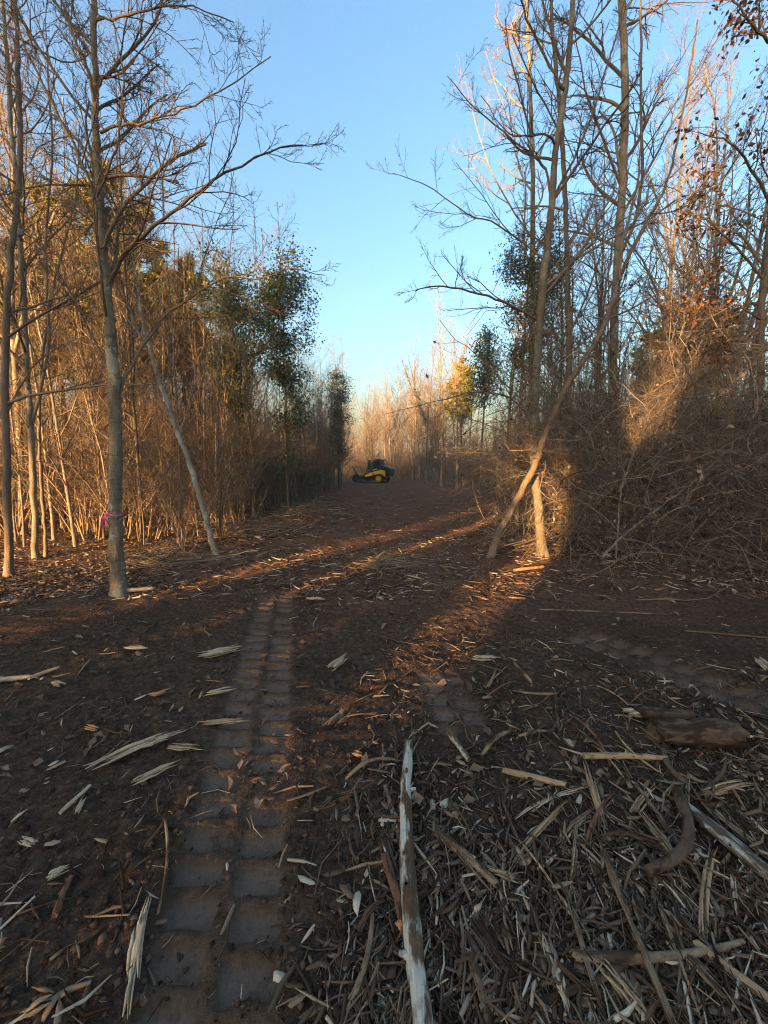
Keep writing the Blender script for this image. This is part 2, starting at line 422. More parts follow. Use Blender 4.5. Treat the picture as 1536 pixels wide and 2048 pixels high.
VAR = {'pole': [], 'tree': [], 'big': [], 'shrub': []}
for i in range(6):
    VAR['pole'].append(sapling_meshes(100+i, rng.uniform(6.5, 9.3), rng.uniform(.016, .030), 20, .75, .12, M_brown if i % 2 else M_grey, M_twig, k2=7, k3=5, blen=1.2, lean=.06, minr=.0023)[:2])
for i in range(5):
    VAR['tree'].append(sapling_meshes(200+i, rng.uniform(7.5, 10), rng.uniform(.032, .05), 24, .85, .15, M_grey if i % 2 else M_brown, M_twig, k2=8, k3=5, fork=i % 2 == 0, blen=2.0, lean=.05, minr=.0023)[:2])
for i in range(4):
    VAR['big'].append(sapling_meshes(300+i, rng.uniform(11.5, 14), rng.uniform(.07, .10), 28, .8, .35, M_grey, M_twigpale if i % 2 else M_twig, k2=9, k3=5, fork=True, minr=.003, blen=2.6)[:2])
for i in range(5):                               # multi-stemmed brush
    rg = np.random.default_rng(400+i)
    ns = 9
    a = rg.random(ns)*6.28; r = rg.random(ns)*.25
    m = 7; z = np.linspace(0, 1, m)
    Hs = rg.uniform(1.3, 2.8, ns)[:, None]; ou = rg.uniform(.15, .7, ns)[:, None]*Hs
    P = np.stack([(r*np.cos(a))[:, None]+ou*np.cos(a)[:, None]*z**1.4, (r*np.sin(a))[:, None]+ou*np.sin(a)[:, None]*z**1.4, Hs*z-.05], 2)+np.cumsum(rg.standard_normal((ns, m, 3))*.035, 1)
    R = .014*(1-.75*z)[None]*rg.uniform(.6, 1.3, (ns, 1))
    g = Geo(); v, q = tubes(P, R, 5); g.add(v, q, tone=np.repeat(rg.random(ns), m*5)); st = g.mesh('stems', M_cane)
    c = Geo(); twig_levels(rg, c, P, R, [dict(k=7, t0=.2, ang=.7, lenf=.4, npts=5, up=.05, wig=.16, rf=.6, minr=.004), dict(k=5, t0=.2, ang=.8, lenf=.5, npts=4, up=.02, wig=.2, rf=.7, minr=.0032), dict(k=2, t0=.3, ang=.8, lenf=.5, npts=3, up=0, wig=.2, rf=.7, minr=.003)])
    VAR['shrub'].append((st, c.mesh('twigs', M_twig)))

def place_tree(kind, x, y, name, label, cat, group, s=None, rz=None, tilt=.03, v=None):
    tm, cm = VAR[kind][rng.integers(len(VAR[kind])) if v is None else v]
    s = rng.uniform(.85, 1.15) if s is None else s
    t = thing(name, label, cat, (x, y, ground_z(x, y)), (tilt*rng.standard_normal(), tilt*rng.standard_normal(), rng.random()*6.28 if rz is None else rz), group)
    t.scale = (s, s, s)
    n1, n2 = ('stems', 'twigs') if kind == 'shrub' else ('trunk', 'crown')
    obj(n1, tm, t); obj(n2, cm, t)
    return t

# ---- individually traced trees
def traced(name, label, cat, trunk, radii, limbs, mt, mc, sides=10, auto=8, auto_t0=.35, auto_len=1.6, seed=1, minr=.0032, dens=(8, 6, 4), top=None, group=None, leaves=None, auto_ang=.8):
    """trunk, limbs: polylines of (photo x, photo y, distance); real world size follows from the distance"""
    rg = np.random.default_rng(seed)
    pts = np.array([W(*p) for p in trunk])
    pts[0, 2] = ground_z(pts[0, 0], pts[0, 1])-.12
    if top is not None: pts = np.vstack([pts, pts[-1]+np.array(top)])
    base = pts[0].copy(); base[2] += .12
    n = max(40, len(pts)*8)
    P = resample(pts, n)
    P[1:-1] += rg.standard_normal((n-2, 3))*.006
    R = np.interp(np.linspace(0, 1, n), np.linspace(0, 1, len(radii)), radii)
    hh_ = P[:, 2]-P[0, 2]; R = R*.78*(1+.75*np.exp(-hh_/.16))*(1+.05*(vnoise(hh_*3.1+seed, 0*hh_, seed)-.5)*2)
    t = thing(name, label, cat, base, group=group)
    g = Geo(); v, q = tubes((P-base)[None], R[None], sides, .03, rg); g.add(v, q); obj('trunk', g.mesh('trunk', mt), t)
    d1, d2, d3 = dens
    L3 = [dict(k=d2, t0=.15, ang=.7, lenf=.42, npts=4, up=.05, wig=.15, rf=.65, minr=minr), dict(k=d3, t0=.2, ang=.7, lenf=.5, npts=3, up=.03, wig=.18, rf=.7, minr=minr*.85)]
    ends = []
    def limb(PP, RR, S=6):
        g = Geo(); v, q = tubes(PP, RR, S); g.add(v, q)
        lv = twig_levels(rg, g, PP, RR, [dict(k=d1, t0=.18, ang=.75, lenf=.40, npts=6, up=.06, wig=.12, rf=.6, minr=minr*1.2)]+L3)
        obj('branch', g.mesh('branch', mc), t); ends.append(lv[-1][0][:, -1])
    for (lp, r0, r1) in limbs:
        q = np.array([W(*p) for p in lp])-base
        m = max(10, len(q)*3)
        PP = resample(q, m); PP[1:] += np.cumsum(rg.standard_normal((m-1, 3)), 0)*.005+rg.standard_normal((m-1, 3))*.008
        limb(PP[None], np.linspace(r0, r1, m)[None]*.85)
    if auto:
        PP, RR = grow(rg, (P-base)[None], R[None], auto, auto_t0, auto_ang, .3, 9, up=.07, wig=.10, rf=.5, minr=.007, t1=.98, absl=auto_len)
        for k in range(len(PP)): limb(PP[k:k+1], RR[k:k+1], 5)
    if leaves:
        mat, count, size, sel = leaves
        E = np.concatenate(ends)
        if sel is not None: E = E[sel(E+base)]
        if len(E):
            # withered leaves hang in loose clumps
            cen = E[rg.integers(len(E), size=max(1, count//7))]
            C = (cen[:, None, :]+rg.standard_normal((len(cen), 7, 3))*np.array([.07, .07, .09])).reshape(-1, 3)
            g = Geo(); leaf_quads(rg, C, size, .9, .6, g); obj('leaves', g.mesh('leaves', mat), t)
    return t

Y1 = 4.57
flag_tree = traced('smooth_barked_tree', 'grey smooth-barked tree with pink ribbon at the trail edge', 'tree',
    [(238, 1192, Y1), (233, 1100, Y1), (231, 1000, Y1), (231, 850, Y1), (224, 700, Y1), (215, 600, Y1), (205, 480, Y1), (196, 350, Y1), (190, 200, Y1), (187, 0, Y1)],
    [.108, .098, .092, .086, .075, .064, .056, .048, .042, .034, .026], [
    ([(222, 565, Y1), (242, 518, Y1-.1), (300, 455, Y1-.2), (360, 412, Y1-.25), (430, 355, Y1-.3), (530, 302, Y1-.3), (610, 288, Y1-.3)], .030, .006),
    ([(230, 800, Y1), (262, 730, Y1+.1), (300, 665, Y1+.2), (335, 622, Y1+.25), (400, 578, Y1+.3), (455, 550, Y1+.3), (520, 556, Y1+.35), (585, 536, Y1+.4), (650, 548, Y1+.4)], .024, .005),
    ([(201, 265, Y1), (235, 250, Y1-.1), (290, 243, Y1-.2), (350, 226, Y1-.2), (430, 185, Y1-.2), (545, 118, Y1-.1)], .019, .005),
    ([(194, 190, Y1), (206, 150, Y1), (250, 110, Y1+.1), (310, 30, Y1+.2), (330, -60, Y1+.3)], .025, .010),
    ([(190, 215, Y1), (176, 140, Y1-.1), (152, 80, Y1-.2), (120, -20, Y1-.3)], .021, .008),
    ([(214, 645, Y1), (203, 560, Y1-.25), (190, 470, Y1-.35), (180, 385, Y1-.4), (150, 300, Y1-.5), (110, 220, Y1-.6), (70, 140, Y1-.7), (10, 0, Y1-.8)], .020, .009),
    ([(190, 400, Y1-.1), (218, 330, Y1-.2), (238, 245, Y1-.2), (245, 150, Y1-.2), (222, 10, Y1-.2)], .015, .007),
    ([(190, 40, Y1), (232, 36, Y1-.2), (300, 20, Y1-.3), (375, 10, Y1-.4), (470, 40, Y1-.4)], .016, .005),
    ([(229, 760, Y1), (170, 640, Y1-.1), (100, 520, Y1-.2), (0, 410, Y1-.3)], .017, .006),
    ([(196, 380, Y1), (150, 367, Y1-.2), (70, 375, Y1-.3), (-20, 385, Y1-.4)], .015, .006),
    ([(194, 330, Y1), (120, 240, Y1+.2), (40, 180, Y1+.5), (-40, 90, Y1+.6)], .016, .006),
    ], M_beech, M_twig, 14, 12, .5, 1.9, 11, .0025, (12, 8, 4), top=(.1, .05, 3.2))

# pink ribbon round it
pk, nt, b = new_mat('pink flagging'); b.inputs['Base Color'].default_value = (.80, .06, .36, 1); b.inputs['Roughness'].default_value = .35
rb = W(232, 1028, Y1)
t = thing('flagging_ribbon', 'pink flagging ribbon knotted round the smooth grey trunk', 'ribbon', tuple(rb))
a = np.linspace(0, 2*math.pi, 25); Rr = .0835
ring = np.stack([Rr*np.cos(a), Rr*np.sin(a), .010*np.sin(a*2)], 1)
V = np.concatenate([ring+[0, 0, .008], ring-[0, 0, .008]]); k = len(ring)
obj('band', mesh_np('band', V, [np.array([[i, i+1, k+i+1, k+i] for i in range(k-1)])], pk), t)
kn = np.array([-.06, -.068, 0])
for j, (dx, L, w) in enumerate([(-.035, .17, .012), (-.012, .12, .011)]):
    zz = np.linspace(0, 1, 8)
    cx = kn[None]+np.stack([dx*np.sin(zz*2.2)*1.4-.012, -.02*np.sin(zz*3), -L*zz], 1)
    o2 = np.stack([w*np.cos(zz*2), w*np.sin(zz*2), 0*zz], 1)
    V = np.concatenate([cx-o2, cx+o2]); obj('tail', mesh_np('tail', V, [np.array([[i, i+1, 8+i+1, 8+i] for i in range(7)])], pk), t)
cx = np.array([[0, 0, -.022], [.02, 0, 0], [0, .02, 0], [-.02, 0, 0], [0, -.02, 0], [0, 0, .022]])+kn
obj('knot', mesh_np('knot', cx, [np.array([[0, 2, 1], [0, 3, 2], [0, 4, 3], [0, 1, 4], [5, 1, 2], [5, 2, 3], [5, 3, 4], [5, 4, 1]])], pk), t)

traced('leaning_dead_tree', 'pale dead trunk leaning left over the brush heap', 'tree',
    [(434, 1114, 6.6), (402, 1000, 6.65), (376, 920, 6.7), (350, 850, 6.75), (322, 770, 6.8), (300, 700, 6.85), (283, 630, 6.9), (275, 560, 7.0), (262, 500, 7.0)], [.062, .058, .055, .05, .045, .036, .026, .017, .009],
    [([(345, 840, 6.75), (322, 800, 6.7), (316, 750, 6.65), (325, 700, 6.6)], .02, .008), ([(360, 870, 6.75), (378, 800, 6.9), (392, 720, 7.0)], .014, .005)], M_pale, M_twigpale, 10, 4, .6, .9, 12, .0026, (5, 4, 2))
traced('dark_trunk_tree', 'dark slender tree nearest the picture left edge', 'tree', [(16, 1148, 5.4), (12, 900, 5.4), (10, 700, 5.4), (22, 520, 5.5), (40, 330, 5.6), (36, 120, 5.7), (25, -60, 5.8)],
    [.064, .055, .049, .042, .036, .029, .022], [([(12, 830, 5.4), (60, 740, 5.5), (120, 690, 5.6), (190, 660, 5.7)], .016, .005)], M_dark, M_twig, 10, 14, .2, 1.9, 13, .0026, (8, 6, 3), top=(0, 0, 2))
traced('forked_dark_tree', 'dark forked tree second from the picture left edge', 'tree', [(70, 1112, 6.4), (66, 950, 6.4), (58, 800, 6.4), (48, 620, 6.5), (38, 450, 6.5), (22, 250, 6.6), (12, 80, 6.7)],
    [.062, .054, .048, .042, .037, .032, .025], [([(62, 860, 6.4), (85, 760, 6.5), (100, 650, 6.5), (96, 500, 6.6), (110, 300, 6.7), (100, 100, 6.8)], .035, .014)], M_grey, M_twig, 10, 14, .3, 2.2, 14, .0027, (8, 6, 3), top=(0, 0, 2.5))
traced('thin_sunlit_tree', 'thin sunlit stem beside the forked dark tree', 'tree', [(92, 1108, 6.6), (84, 980, 6.6), (78, 860, 6.7), (86, 700, 6.8), (110, 560, 6.9), (150, 400, 7), (160, 250, 7)], [.034, .032, .03, .026, .02, .015, .01], [], M_brown, M_twig, 8, 9, .3, 1.1, 15, .0026, (6, 4, 2))

R1Y = 6.67
traced('twisted_grey_tree', 'grey tree with broken dark limbs right of the trail, sunlit at its foot', 'tree',
    [(1086, 1112, R1Y), (1078, 1030, R1Y), (1070, 950, R1Y), (1068, 850, R1Y), (1076, 700, R1Y), (1086, 570, R1Y), (1101, 430, R1Y), (1112, 300, R1Y), (1131, 180, R1Y), (1143, 60, R1Y), (1150, -60, R1Y)],
    [.115, .10, .09, .084, .078, .072, .062, .056, .050, .042, .036], [
    ([(1074, 640, R1Y), (1025, 612, R1Y-.2), (980, 594, R1Y-.3), (920, 575, R1Y-.4), (868, 568, R1Y-.5), (832, 574, R1Y-.5)], .026, .008),
    ([(1088, 520, R1Y), (1040, 480, R1Y+.1), (985, 445, R1Y+.2), (930, 425, R1Y+.2), (850, 370, R1Y+.3), (785, 345, R1Y+.4)], .022, .006),
    ([(1104, 400, R1Y), (1085, 335, R1Y+.2), (1062, 310, R1Y+.3), (1000, 265, R1Y+.4), (940, 215, R1Y+.5), (890, 150, R1Y+.6)], .026, .007),
    ([(1112, 290, R1Y), (1095, 270, R1Y-.2), (1050, 272, R1Y-.3), (1010, 260, R1Y-.3), (960, 190, R1Y-.3)], .022, .006),
    ([(1130, 180, R1Y), (1112, 160, R1Y-.1), (1078, 90, R1Y-.1), (1052, 30, R1Y-.2), (1040, -40, R1Y-.2)], .028, .012),
    ([(1106, 400, R1Y), (1150, 310, R1Y+.1), (1190, 210, R1Y+.1), (1228, 90, R1Y), (1250, 0, R1Y)], .024, .010),
    ([(1070, 780, R1Y), (1050, 735, R1Y-.1), (1025, 712, R1Y-.2)], .022, .012),
    ([(1069, 860, R1Y), (1030, 800, R1Y-.2), (960, 785, R1Y-.4), (880, 800, R1Y-.6), (770, 828, R1Y-.8)], .020, .005),
    ([(1082, 600, R1Y), (1130, 540, R1Y), (1190, 480, R1Y+.1), (1260, 430, R1Y+.2), (1340, 380, R1Y+.3)], .020, .006),
    ], M_grey, M_twig, 12, 8, .45, 2.0, 21, .0026, (9, 7, 4), top=(.1, 0, 3))
traced('arching_tree', 'arching thin trunk leaning right across the twisted grey tree', 'tree',
    [(977, 1120, 6.55), (1000, 1062, 6.5), (1040, 988, 6.45), (1070, 930, 6.4), (1086, 880, 6.35), (1110, 820, 6.3), (1140, 762, 6.3), (1180, 702, 6.3), (1206, 655, 6.35), (1228, 590, 6.4), (1252, 525, 6.5), (1292, 445, 6.6), (1335, 360, 6.7), (1370, 200, 6.9), (1395, 40, 7)],
    [.078, .074, .07, .068, .065, .06, .056, .052, .047, .042, .036, .03, .024, .018, .012], [
    ([(1215, 640, 6.35), (1290, 600, 6.4), (1380, 540, 6.5), (1470, 470, 6.6)], .018, .005), ([(1240, 560, 6.4), (1245, 480, 6.3), (1270, 380, 6.2), (1280, 250, 6.2), (1275, 100, 6.2)], .026, .009)],
    M_brown, M_twig, 10, 7, .55, 1.6, 22, .0026, (8, 6, 4))
traced('tall_straight_tree', 'tall straight trunk with golden top behind the arching tree', 'tree',
    [(1222, 985, 10), (1224, 820, 10), (1228, 650, 10), (1236, 500, 10), (1246, 350, 10), (1250, 180, 10), (1243, 0, 10), (1240, -220, 10)], [.14, .125, .117, .11, .105, .095, .085, .07], [
    ([(1236, 520, 10), (1268, 450, 10.1), (1284, 360, 10.2), (1283, 220, 10.2), (1282, 60, 10.2), (1285, -100, 10.2)], .05, .022),
    ([(1245, 380, 10), (1200, 260, 9.8), (1170, 170, 9.6), (1150, 60, 9.5)], .04, .012), ([(1240, 440, 10), (1300, 330, 9.8), (1350, 240, 9.6), (1420, 130, 9.4)], .04, .01)],
    M_grey, M_twig, 12, 12, .35, 2.8, 23, .0033, (9, 7, 4), top=(0, 0, 2))
traced('vine_hung_tree', 'dark trunk behind the twisted grey tree, hung with green vine leaves', 'tree',
    [(1140, 960, 8.6), (1138, 780, 8.6), (1136, 600, 8.6), (1132, 440, 8.6), (1122, 250, 8.6), (1105, 60, 8.6), (1100, -80, 8.6)], [.085, .075, .07, .062, .052, .042, .03], [
    ([(1136, 600, 8.6), (1110, 520, 8.5), (1060, 470, 8.4), (1020, 480, 8.3)], .025, .008), ([(1134, 500, 8.6), (1180, 420, 8.6), (1210, 300, 8.7)], .025, .008)],
    M_dark, M_twig, 10, 10, .35, 1.9, 24, .0031, (8, 6, 3))
traced('slim_grey_tree', 'slim grey tree just left of the tall straight trunk tops', 'tree', [(1063, 980, 12), (1062, 750, 12), (1066, 520, 12), (1064, 300, 12), (1058, 120, 12), (1052, -40, 12)], [.11, .1, .09, .08, .065, .05],
    [([(1066, 480, 12), (1000, 380, 12), (960, 280, 12), (930, 160, 12)], .035, .01), ([(1064, 320, 12), (1010, 220, 12.2), (970, 100, 12.3)], .03, .01)], M_grey, M_twigpale, 10, 14, .35, 2.7, 25, .0035, (8, 6, 3))
traced('withered_oak', 'oak holding dark withered leaves nearest the picture right edge', 'tree',
    [(1530, 1000, 6.8), (1520, 800, 6.8), (1524, 620, 6.8), (1540, 450, 6.8), (1560, 250, 6.7), (1580, 60, 6.6)], [.07, .065, .06, .055, .048, .04], [
    ([(1575, 110, 6.6), (1530, 76, 6.3), (1492, 34, 6.1), (1455, -10, 6.0)], .03, .012), ([(1545, 420, 6.8), (1500, 320, 6.5), (1460, 280, 6.3), (1400, 260, 6.2)], .026, .007),
    ([(1530, 560, 6.8), (1480, 500, 6.6), (1420, 440, 6.4), (1370, 420, 6.3)], .026, .007), ([(1524, 640, 6.8), (1470, 610, 6.6), (1410, 640, 6.5), (1350, 610, 6.4)], .022, .006),
    ([(1522, 700, 6.8), (1470, 690, 6.6), (1420, 700, 6.5)], .02, .006)], M_dark, M_twig, 10, 9, .3, 1.8, 26, .0027, (8, 6, 4), top=(.3, 0, 2), leaves=(M_oakleaf, 2400, .07, None))
traced('green_stemmed_sapling', 'thin pale upright sapling beside the slanting pole', 'sapling', [(1232, 1126, 6.45), (1236, 1060, 6.45), (1239, 1000, 6.45), (1252, 950, 6.4), (1268, 905, 6.4), (1300, 850, 6.35)], [.02, .018, .017, .014, .011, .008], [], M_pale, M_twigpale, 7, 6, .45, .8, 27, .003, (5, 4, 2))
traced('slanting_pole', 'pale fallen pole slanting up right into the bramble', 'pole', [(1190, 1120, 6.5), (1240, 1078, 6.45), (1290, 1036, 6.4), (1335, 1003, 6.35), (1385, 965, 6.3), (1450, 905, 6.25)], [.026, .025, .024, .022, .02, .016], [], M_pale, M_twigpale, 8, 5, .5, .7, 28, .003, (4, 4, 2))

# ---- evergreen and vine-clad trees
def leafy(name, label, cat, x, y, H, r0, crown, mat, leafn, size, mt, mc, seed, group=None, needles=False):
    """crown: list of (centre height, radius xy, radius z, dx, dy) lobes filled with twigs and leaves"""
    rg = np.random.default_rng(seed); z0 = ground_z(x, y)
    t = thing(name, label, cat, (x, y, z0), (0, 0, rg.random()*6.28), group)
    m = 12; z = np.linspace(0, 1, m); w = np.cumsum(rg.standard_normal((m, 2))*.03, 0)
    P = np.stack([w[:, 0], w[:, 1], z*H-.1], 1)[None]; R = np.maximum(r0*(1-.85*z), .012)[None]
    g = Geo(); v, q = tubes(P, R, 9); g.add(v, q); obj('trunk', g.mesh('trunk', mt), t)
    g = Geo(); L = Geo()
    tot = sum(c[1]**2*c[2] for c in crown)
    for (cz, rx, rz, dx, dy) in crown:
        rx = rx*(1.25 if needles else 1.0); nb = max(8, int(60*rx**2*rz/tot))
        d = norm(rg.standard_normal((nb, 3))); tgt = d*np.array([rx, rx, rz])*rg.uniform(.55, 1.05, (nb, 1))+np.array([dx, dy, cz])
        zi = np.clip((tgt[:, 2]-.35*np.hypot(tgt[:, 0], tgt[:, 1]))/H, .05, .97)
        st = np.stack([np.interp(zi, z, w[:, 0]), np.interp(zi, z, w[:, 1]), zi*H-.1], 1)
        s = np.linspace(0, 1, 6)[None, :, None]
        PB = st[:, None]*(1-s)+tgt[:, None]*s+np.array([0, 0, -1])*(s*(1-s))*.25; PB[:, 1:] += rg.standard_normal((nb, 5, 3))*.06
        RB = np.linspace(1, .3, 6)[None]*.022*np.ones((nb, 1)); v, q = tubes(PB, RB, 4); g.add(v, q)
        lv = twig_levels(rg, g, PB, RB, [dict(k=5, t0=.3, ang=.8, lenf=.3, npts=4, up=.05, wig=.2, rf=.6, minr=.005), dict(k=3, t0=.2, ang=.8, lenf=.5, npts=3, up=.05, wig=.2, rf=.6, minr=.004)])
        E = np.concatenate([lv[-1][0][:, 1], lv[-1][0][:, 2], lv[-2][0][:, -1]])
        cnt = int(leafn*rx**2*rz/tot)
        clump = E[rg.integers(len(E), size=cnt//(6 if needles else 5)+1)]
        kk = 6 if needles else 5
        if needles:
            C = np.repeat(clump, kk, 0); leaf_quads(rg, C, size, -.3, .16, L)
        else:
            C = (clump[:, None]+rg.standard_normal((len(clump), kk, 3))*size*2.2).reshape(-1, 3); leaf_quads(rg, C, size, .4, .6, L)
    obj('branches', g.mesh('branches', mc), t); obj('crown', L.mesh('crown', mat), t)
    return t
def at(px, Yd): return W(px, 928, Yd)[0]
leafy('pine_tree', 'tallest sunlit yellow-green pine above the thicket', 'tree', at(268, 12.5), 12.5, 10.4, .11, [(9.5, .9, .8, 0, 0), (8.4, 1.4, .9, .2, 0), (7.2, 1.7, .9, -.3, .2), (6, 1.6, .9, .3, 0), (4.9, 1.2, .7, 0, 0)], M_pine, 20000, .22, M_brown, M_brown, 501, needles=True)
leafy('pine_tree', 'sunlit pine left of the tallest pine, half hidden by bare twigs', 'tree', at(150, 12.5), 12.5, 9.8, .11, [(8.9, .9, .8, 0, 0), (7.7, 1.5, 1.0, .2, 0), (6.3, 1.7, 1.0, -.3, .2), (5, 1.3, .7, 0, 0)], M_pine, 17000, .22, M_brown, M_brown, 502, needles=True)
leafy('pine_tree', 'smaller sunlit pine between tallest pine and dark vine-clad trees', 'tree', at(378, 14.5), 14.5, 9.2, .10, [(8.5, .7, .8, 0, 0), (7.4, 1.2, 1.0, .2, 0), (6.0, 1.4, 1.0, -.2, .2)], M_pine, 12000, .22, M_brown, M_brown, 503, needles=True)
leafy('pine_tree', 'sunlit pine crown at the picture left edge behind dark trunks', 'tree', at(35, 13), 13, 9.0, .10, [(8.2, 1.0, .9, 0, 0), (6.8, 1.5, 1.0, .2, 0), (5.4, 1.4, .9, -.2, .2)], M_pine, 11000, .22, M_brown, M_brown, 511, needles=True)
leafy('vine_clad_tree', 'dark green vine-clad tree with flat top beside the small pine', 'tree', at(478, 11.3), 11.3, 7.7, .06, [(7.1, .5, .4, -.6, 0), (6.9, .55, .5, .5, .2), (6.2, 1.0, .7, -.1, 0), (5.5, 1.1, .8, .2, 0), (4.5, .9, 1.0, -.2, 0), (3.2, .7, .9, .1, 0), (2.2, .5, .8, -.1, 0)], M_green, 14000, .07, M_dark, M_twig, 504)
leafy('vine_clad_tree', 'dark green vine-clad tree nearest the open sky left of the trail', 'tree', at(575, 12), 12, 8.0, .06, [(7.4, .8, .5, .15, 0), (6.8, 1.05, .6, -.1, 0), (6.0, 1.1, .8, .15, 0), (4.9, .9, .9, -.1, 0), (3.7, .75, .9, .1, 0), (2.4, .5, 1.0, -.15, 0)], M_green, 14000, .07, M_dark, M_twig, 505)
leafy('vine_clad_tree', 'thin vine-clad tree at the far left trail edge with dark sprays', 'tree', at(678, 24), 24, 7.4, .05, [(6.6, .8, .6, .1, 0), (5.7, 1.0, .6, .5, 0), (5.0, .5, .4, 1.1, 0), (4.2, .8, .9, -.2, 0), (2.9, .6, .9, 0, 0)], M_green, 6500, .085, M_dark, M_twig, 506)
leafy('vine_clad_tree', 'vine-clad tree with green leaf mass above the trail right side', 'tree', at(1045, 9.6), 9.6, 7.6, .06, [(6.5, .9, .5, 0, 0), (5.7, .9, .6, -.3, 0), (4.8, .6, .7, -.5, 0), (4.2, .5, .6, .5, 0)], M_green, 9000, .055, M_dark, M_twig, 507)
leafy('cedar_tree', 'narrow dark green cedar standing among bare trees at far right edge', 'tree', at(962, 21), 21, 8.9, .08, [(8.0, .5, .8, 0, 0), (6.8, .7, .8, .1, 0), (5.6, .6, .8, 0, 0)], M_green, 5000, .11, M_dark, M_twig, 508)
leafy('pine_tree', 'small yellow-green pine behind the narrow cedar', 'tree', at(922, 26), 26, 8.6, .09, [(7.7, .6, .6, 0, 0), (6.6, .9, .8, 0, 0), (5.4, .9, .8, .2, 0)], M_pine, 5000, .24, M_brown, M_brown, 509, needles=True)
leafy('pine_tree', 'yellow-green pine behind the bramble at right', 'tree', at(1360, 15), 15, 7.4, .1, [(6.4, 1.5, .8, 0, 0), (5.2, 1.9, .9, .3, 0)], M_pine, 8000, .25, M_brown, M_brown, 510, needles=True)

# ---- rows of bare saplings that can be told apart
def scatter(n, xf, yr_, keep=None, mind=.35, seed=0):
    rg = np.random.default_rng(seed); out = []; tries = 0
    while len(out) < n and tries < n*60:
        tries += 1
        y = yr_[0]+(yr_[1]-yr_[0])*rg.random()**1.25; x = xf(y, rg)
        if keep and not keep(x, y): continue
        if all((x-a)**2+(y-b)**2 > mind**2 for a, b in out): out.append((x, y))
    return out
left_pts = scatter(150, lambda y, r: trail_left(np.array(y)).item()-.5-abs(r.standard_normal())*(2.2+.12*y)-.2, (7.2, 33), seed=61)
for (x, y) in left_pts:
    k = 'pole' if rng.random() < .66 else 'tree'
    place_tree(k, x, y, 'bare_sapling', 'bare sapling in the dense sunlit thicket left of the trail', 'sapling', 'saplings of the left thicket', s=rng.uniform(.62, .98))
deep_pts = scatter(45, lambda y, r: -5.8-abs(r.random())*9, (6.5, 20), mind=.6, seed=62)
for (x, y) in deep_pts:
    place_tree('pole' if rng.random() < .6 else 'tree', x, y, 'bare_sapling', 'slender bare tree deep in the golden wood at far left', 'sapling', 'slender trees deep in the left wood', s=rng.uniform(.6, .95))
right_pts = scatter(88, lambda y, r: trail_right(np.array(y)).item()+.5+abs(r.standard_normal())*(1.6+.1*y), (9, 36), seed=63)
for (x, y) in right_pts:
    k = 'pole' if rng.random() < .6 else 'tree'
    place_tree(k, x, y, 'bare_sapling', 'bare sapling in the shaded wood right of the trail', 'sapling', 'saplings of the right wood', s=rng.uniform(.6, .9))
for px, Yd, H, lb in [
    (884, 27, .98, 'tall bare tree rising into the sky gap right of the loader'), (852, 31, .86, 'bare tree standing closest behind the loader on its right side'),
    (915, 23, .72, 'bare tree just in front of the small yellow-green pine'), (1120, 15, 1.0, 'bare tree behind the trunk hung with green vine leaves'),
    (1190, 14, 1.05, 'bare tree showing just left of the tall straight trunk'), (1310, 13, 1.05, 'tall bare tree behind the sunlit bramble patch'),
    (1400, 12, 1.0, 'tall bare tree behind the withered oak branches, left of its trunk'), (1480, 14, 1.0, 'bare tree showing closest left of the withered oak trunk'),
    (1010, 19, .85, 'bare tree right of the narrow dark cedar'), (1345, 18, 1.1, 'bare tree behind the pine at the bramble bank'),
    (1335, 10.2, .8, 'slim bare tree rising straight out of the bramble bank middle'), (1440, 9.6, .8, 'slim bare tree rising out of the bramble under the oak leaves')]:
    place_tree('big', at(px, Yd), Yd, 'tall_bare_tree', lb, 'tree', 'tall bare trees of the right wood', s=H, tilt=.015)
for px, Yd, H, lb in [
    (115, 9.5, .8, 'tall bare tree seen just left of the ribboned trunk'), (255, 11, .8, 'tall bare tree before the tallest pine, right of the ribboned trunk'),
    (30, 8.6, .8, 'tall bare tree between the two dark trunks at the left edge'), (330, 16, .85, 'tall bare tree between the tallest and the smaller pine'),
    (60, 13, .95, 'tall bare tree beside the pine crown at the left edge'), (190, 15, .95, 'tall bare tree between the two larger pines'),
    (10, 11, 1.0, 'tall bare tree nearest the left edge behind the dark slender tree'), (430, 22, .85, 'bare tree top between the smaller pine and the vine-clad trees')]:
    place_tree('big', at(px, Yd), Yd, 'tall_bare_tree', lb, 'tree', 'tall bare trees of the left wood', s=H, tilt=.015)
for (x, y) in scatter(24, lambda y, r: r.uniform(-4.4, -3.0), (17, 37), mind=.4, seed=71):
    place_tree('tree', x, y, 'bare_sapling', 'bare sapling leaning over the left trail edge near the loader', 'sapling', 'saplings on the left trail edge', s=rng.uniform(.7, .92), tilt=.05)
for (x, y) in scatter(16, lambda y, r: r.uniform(3.3, 6.0), (24, 38), mind=.5, seed=72):
    place_tree('tree', x, y, 'bare_sapling', 'bare sapling on the right trail edge near the loader', 'sapling', 'saplings on the right trail edge', s=rng.uniform(.75, 1.0), tilt=.04)
far_pts = scatter(70, lambda y, r: r.uniform(-5, 7.5), (38, 60), mind=.7, seed=64)
for (x, y) in far_pts:
    place_tree('big' if rng.random() < .3 else 'tree', x, y, 'pale_tree', 'pale slim tree closing the far end of the trail', 'tree', 'trees at the end of the trail', s=rng.uniform(.75, 1.1), tilt=.04)
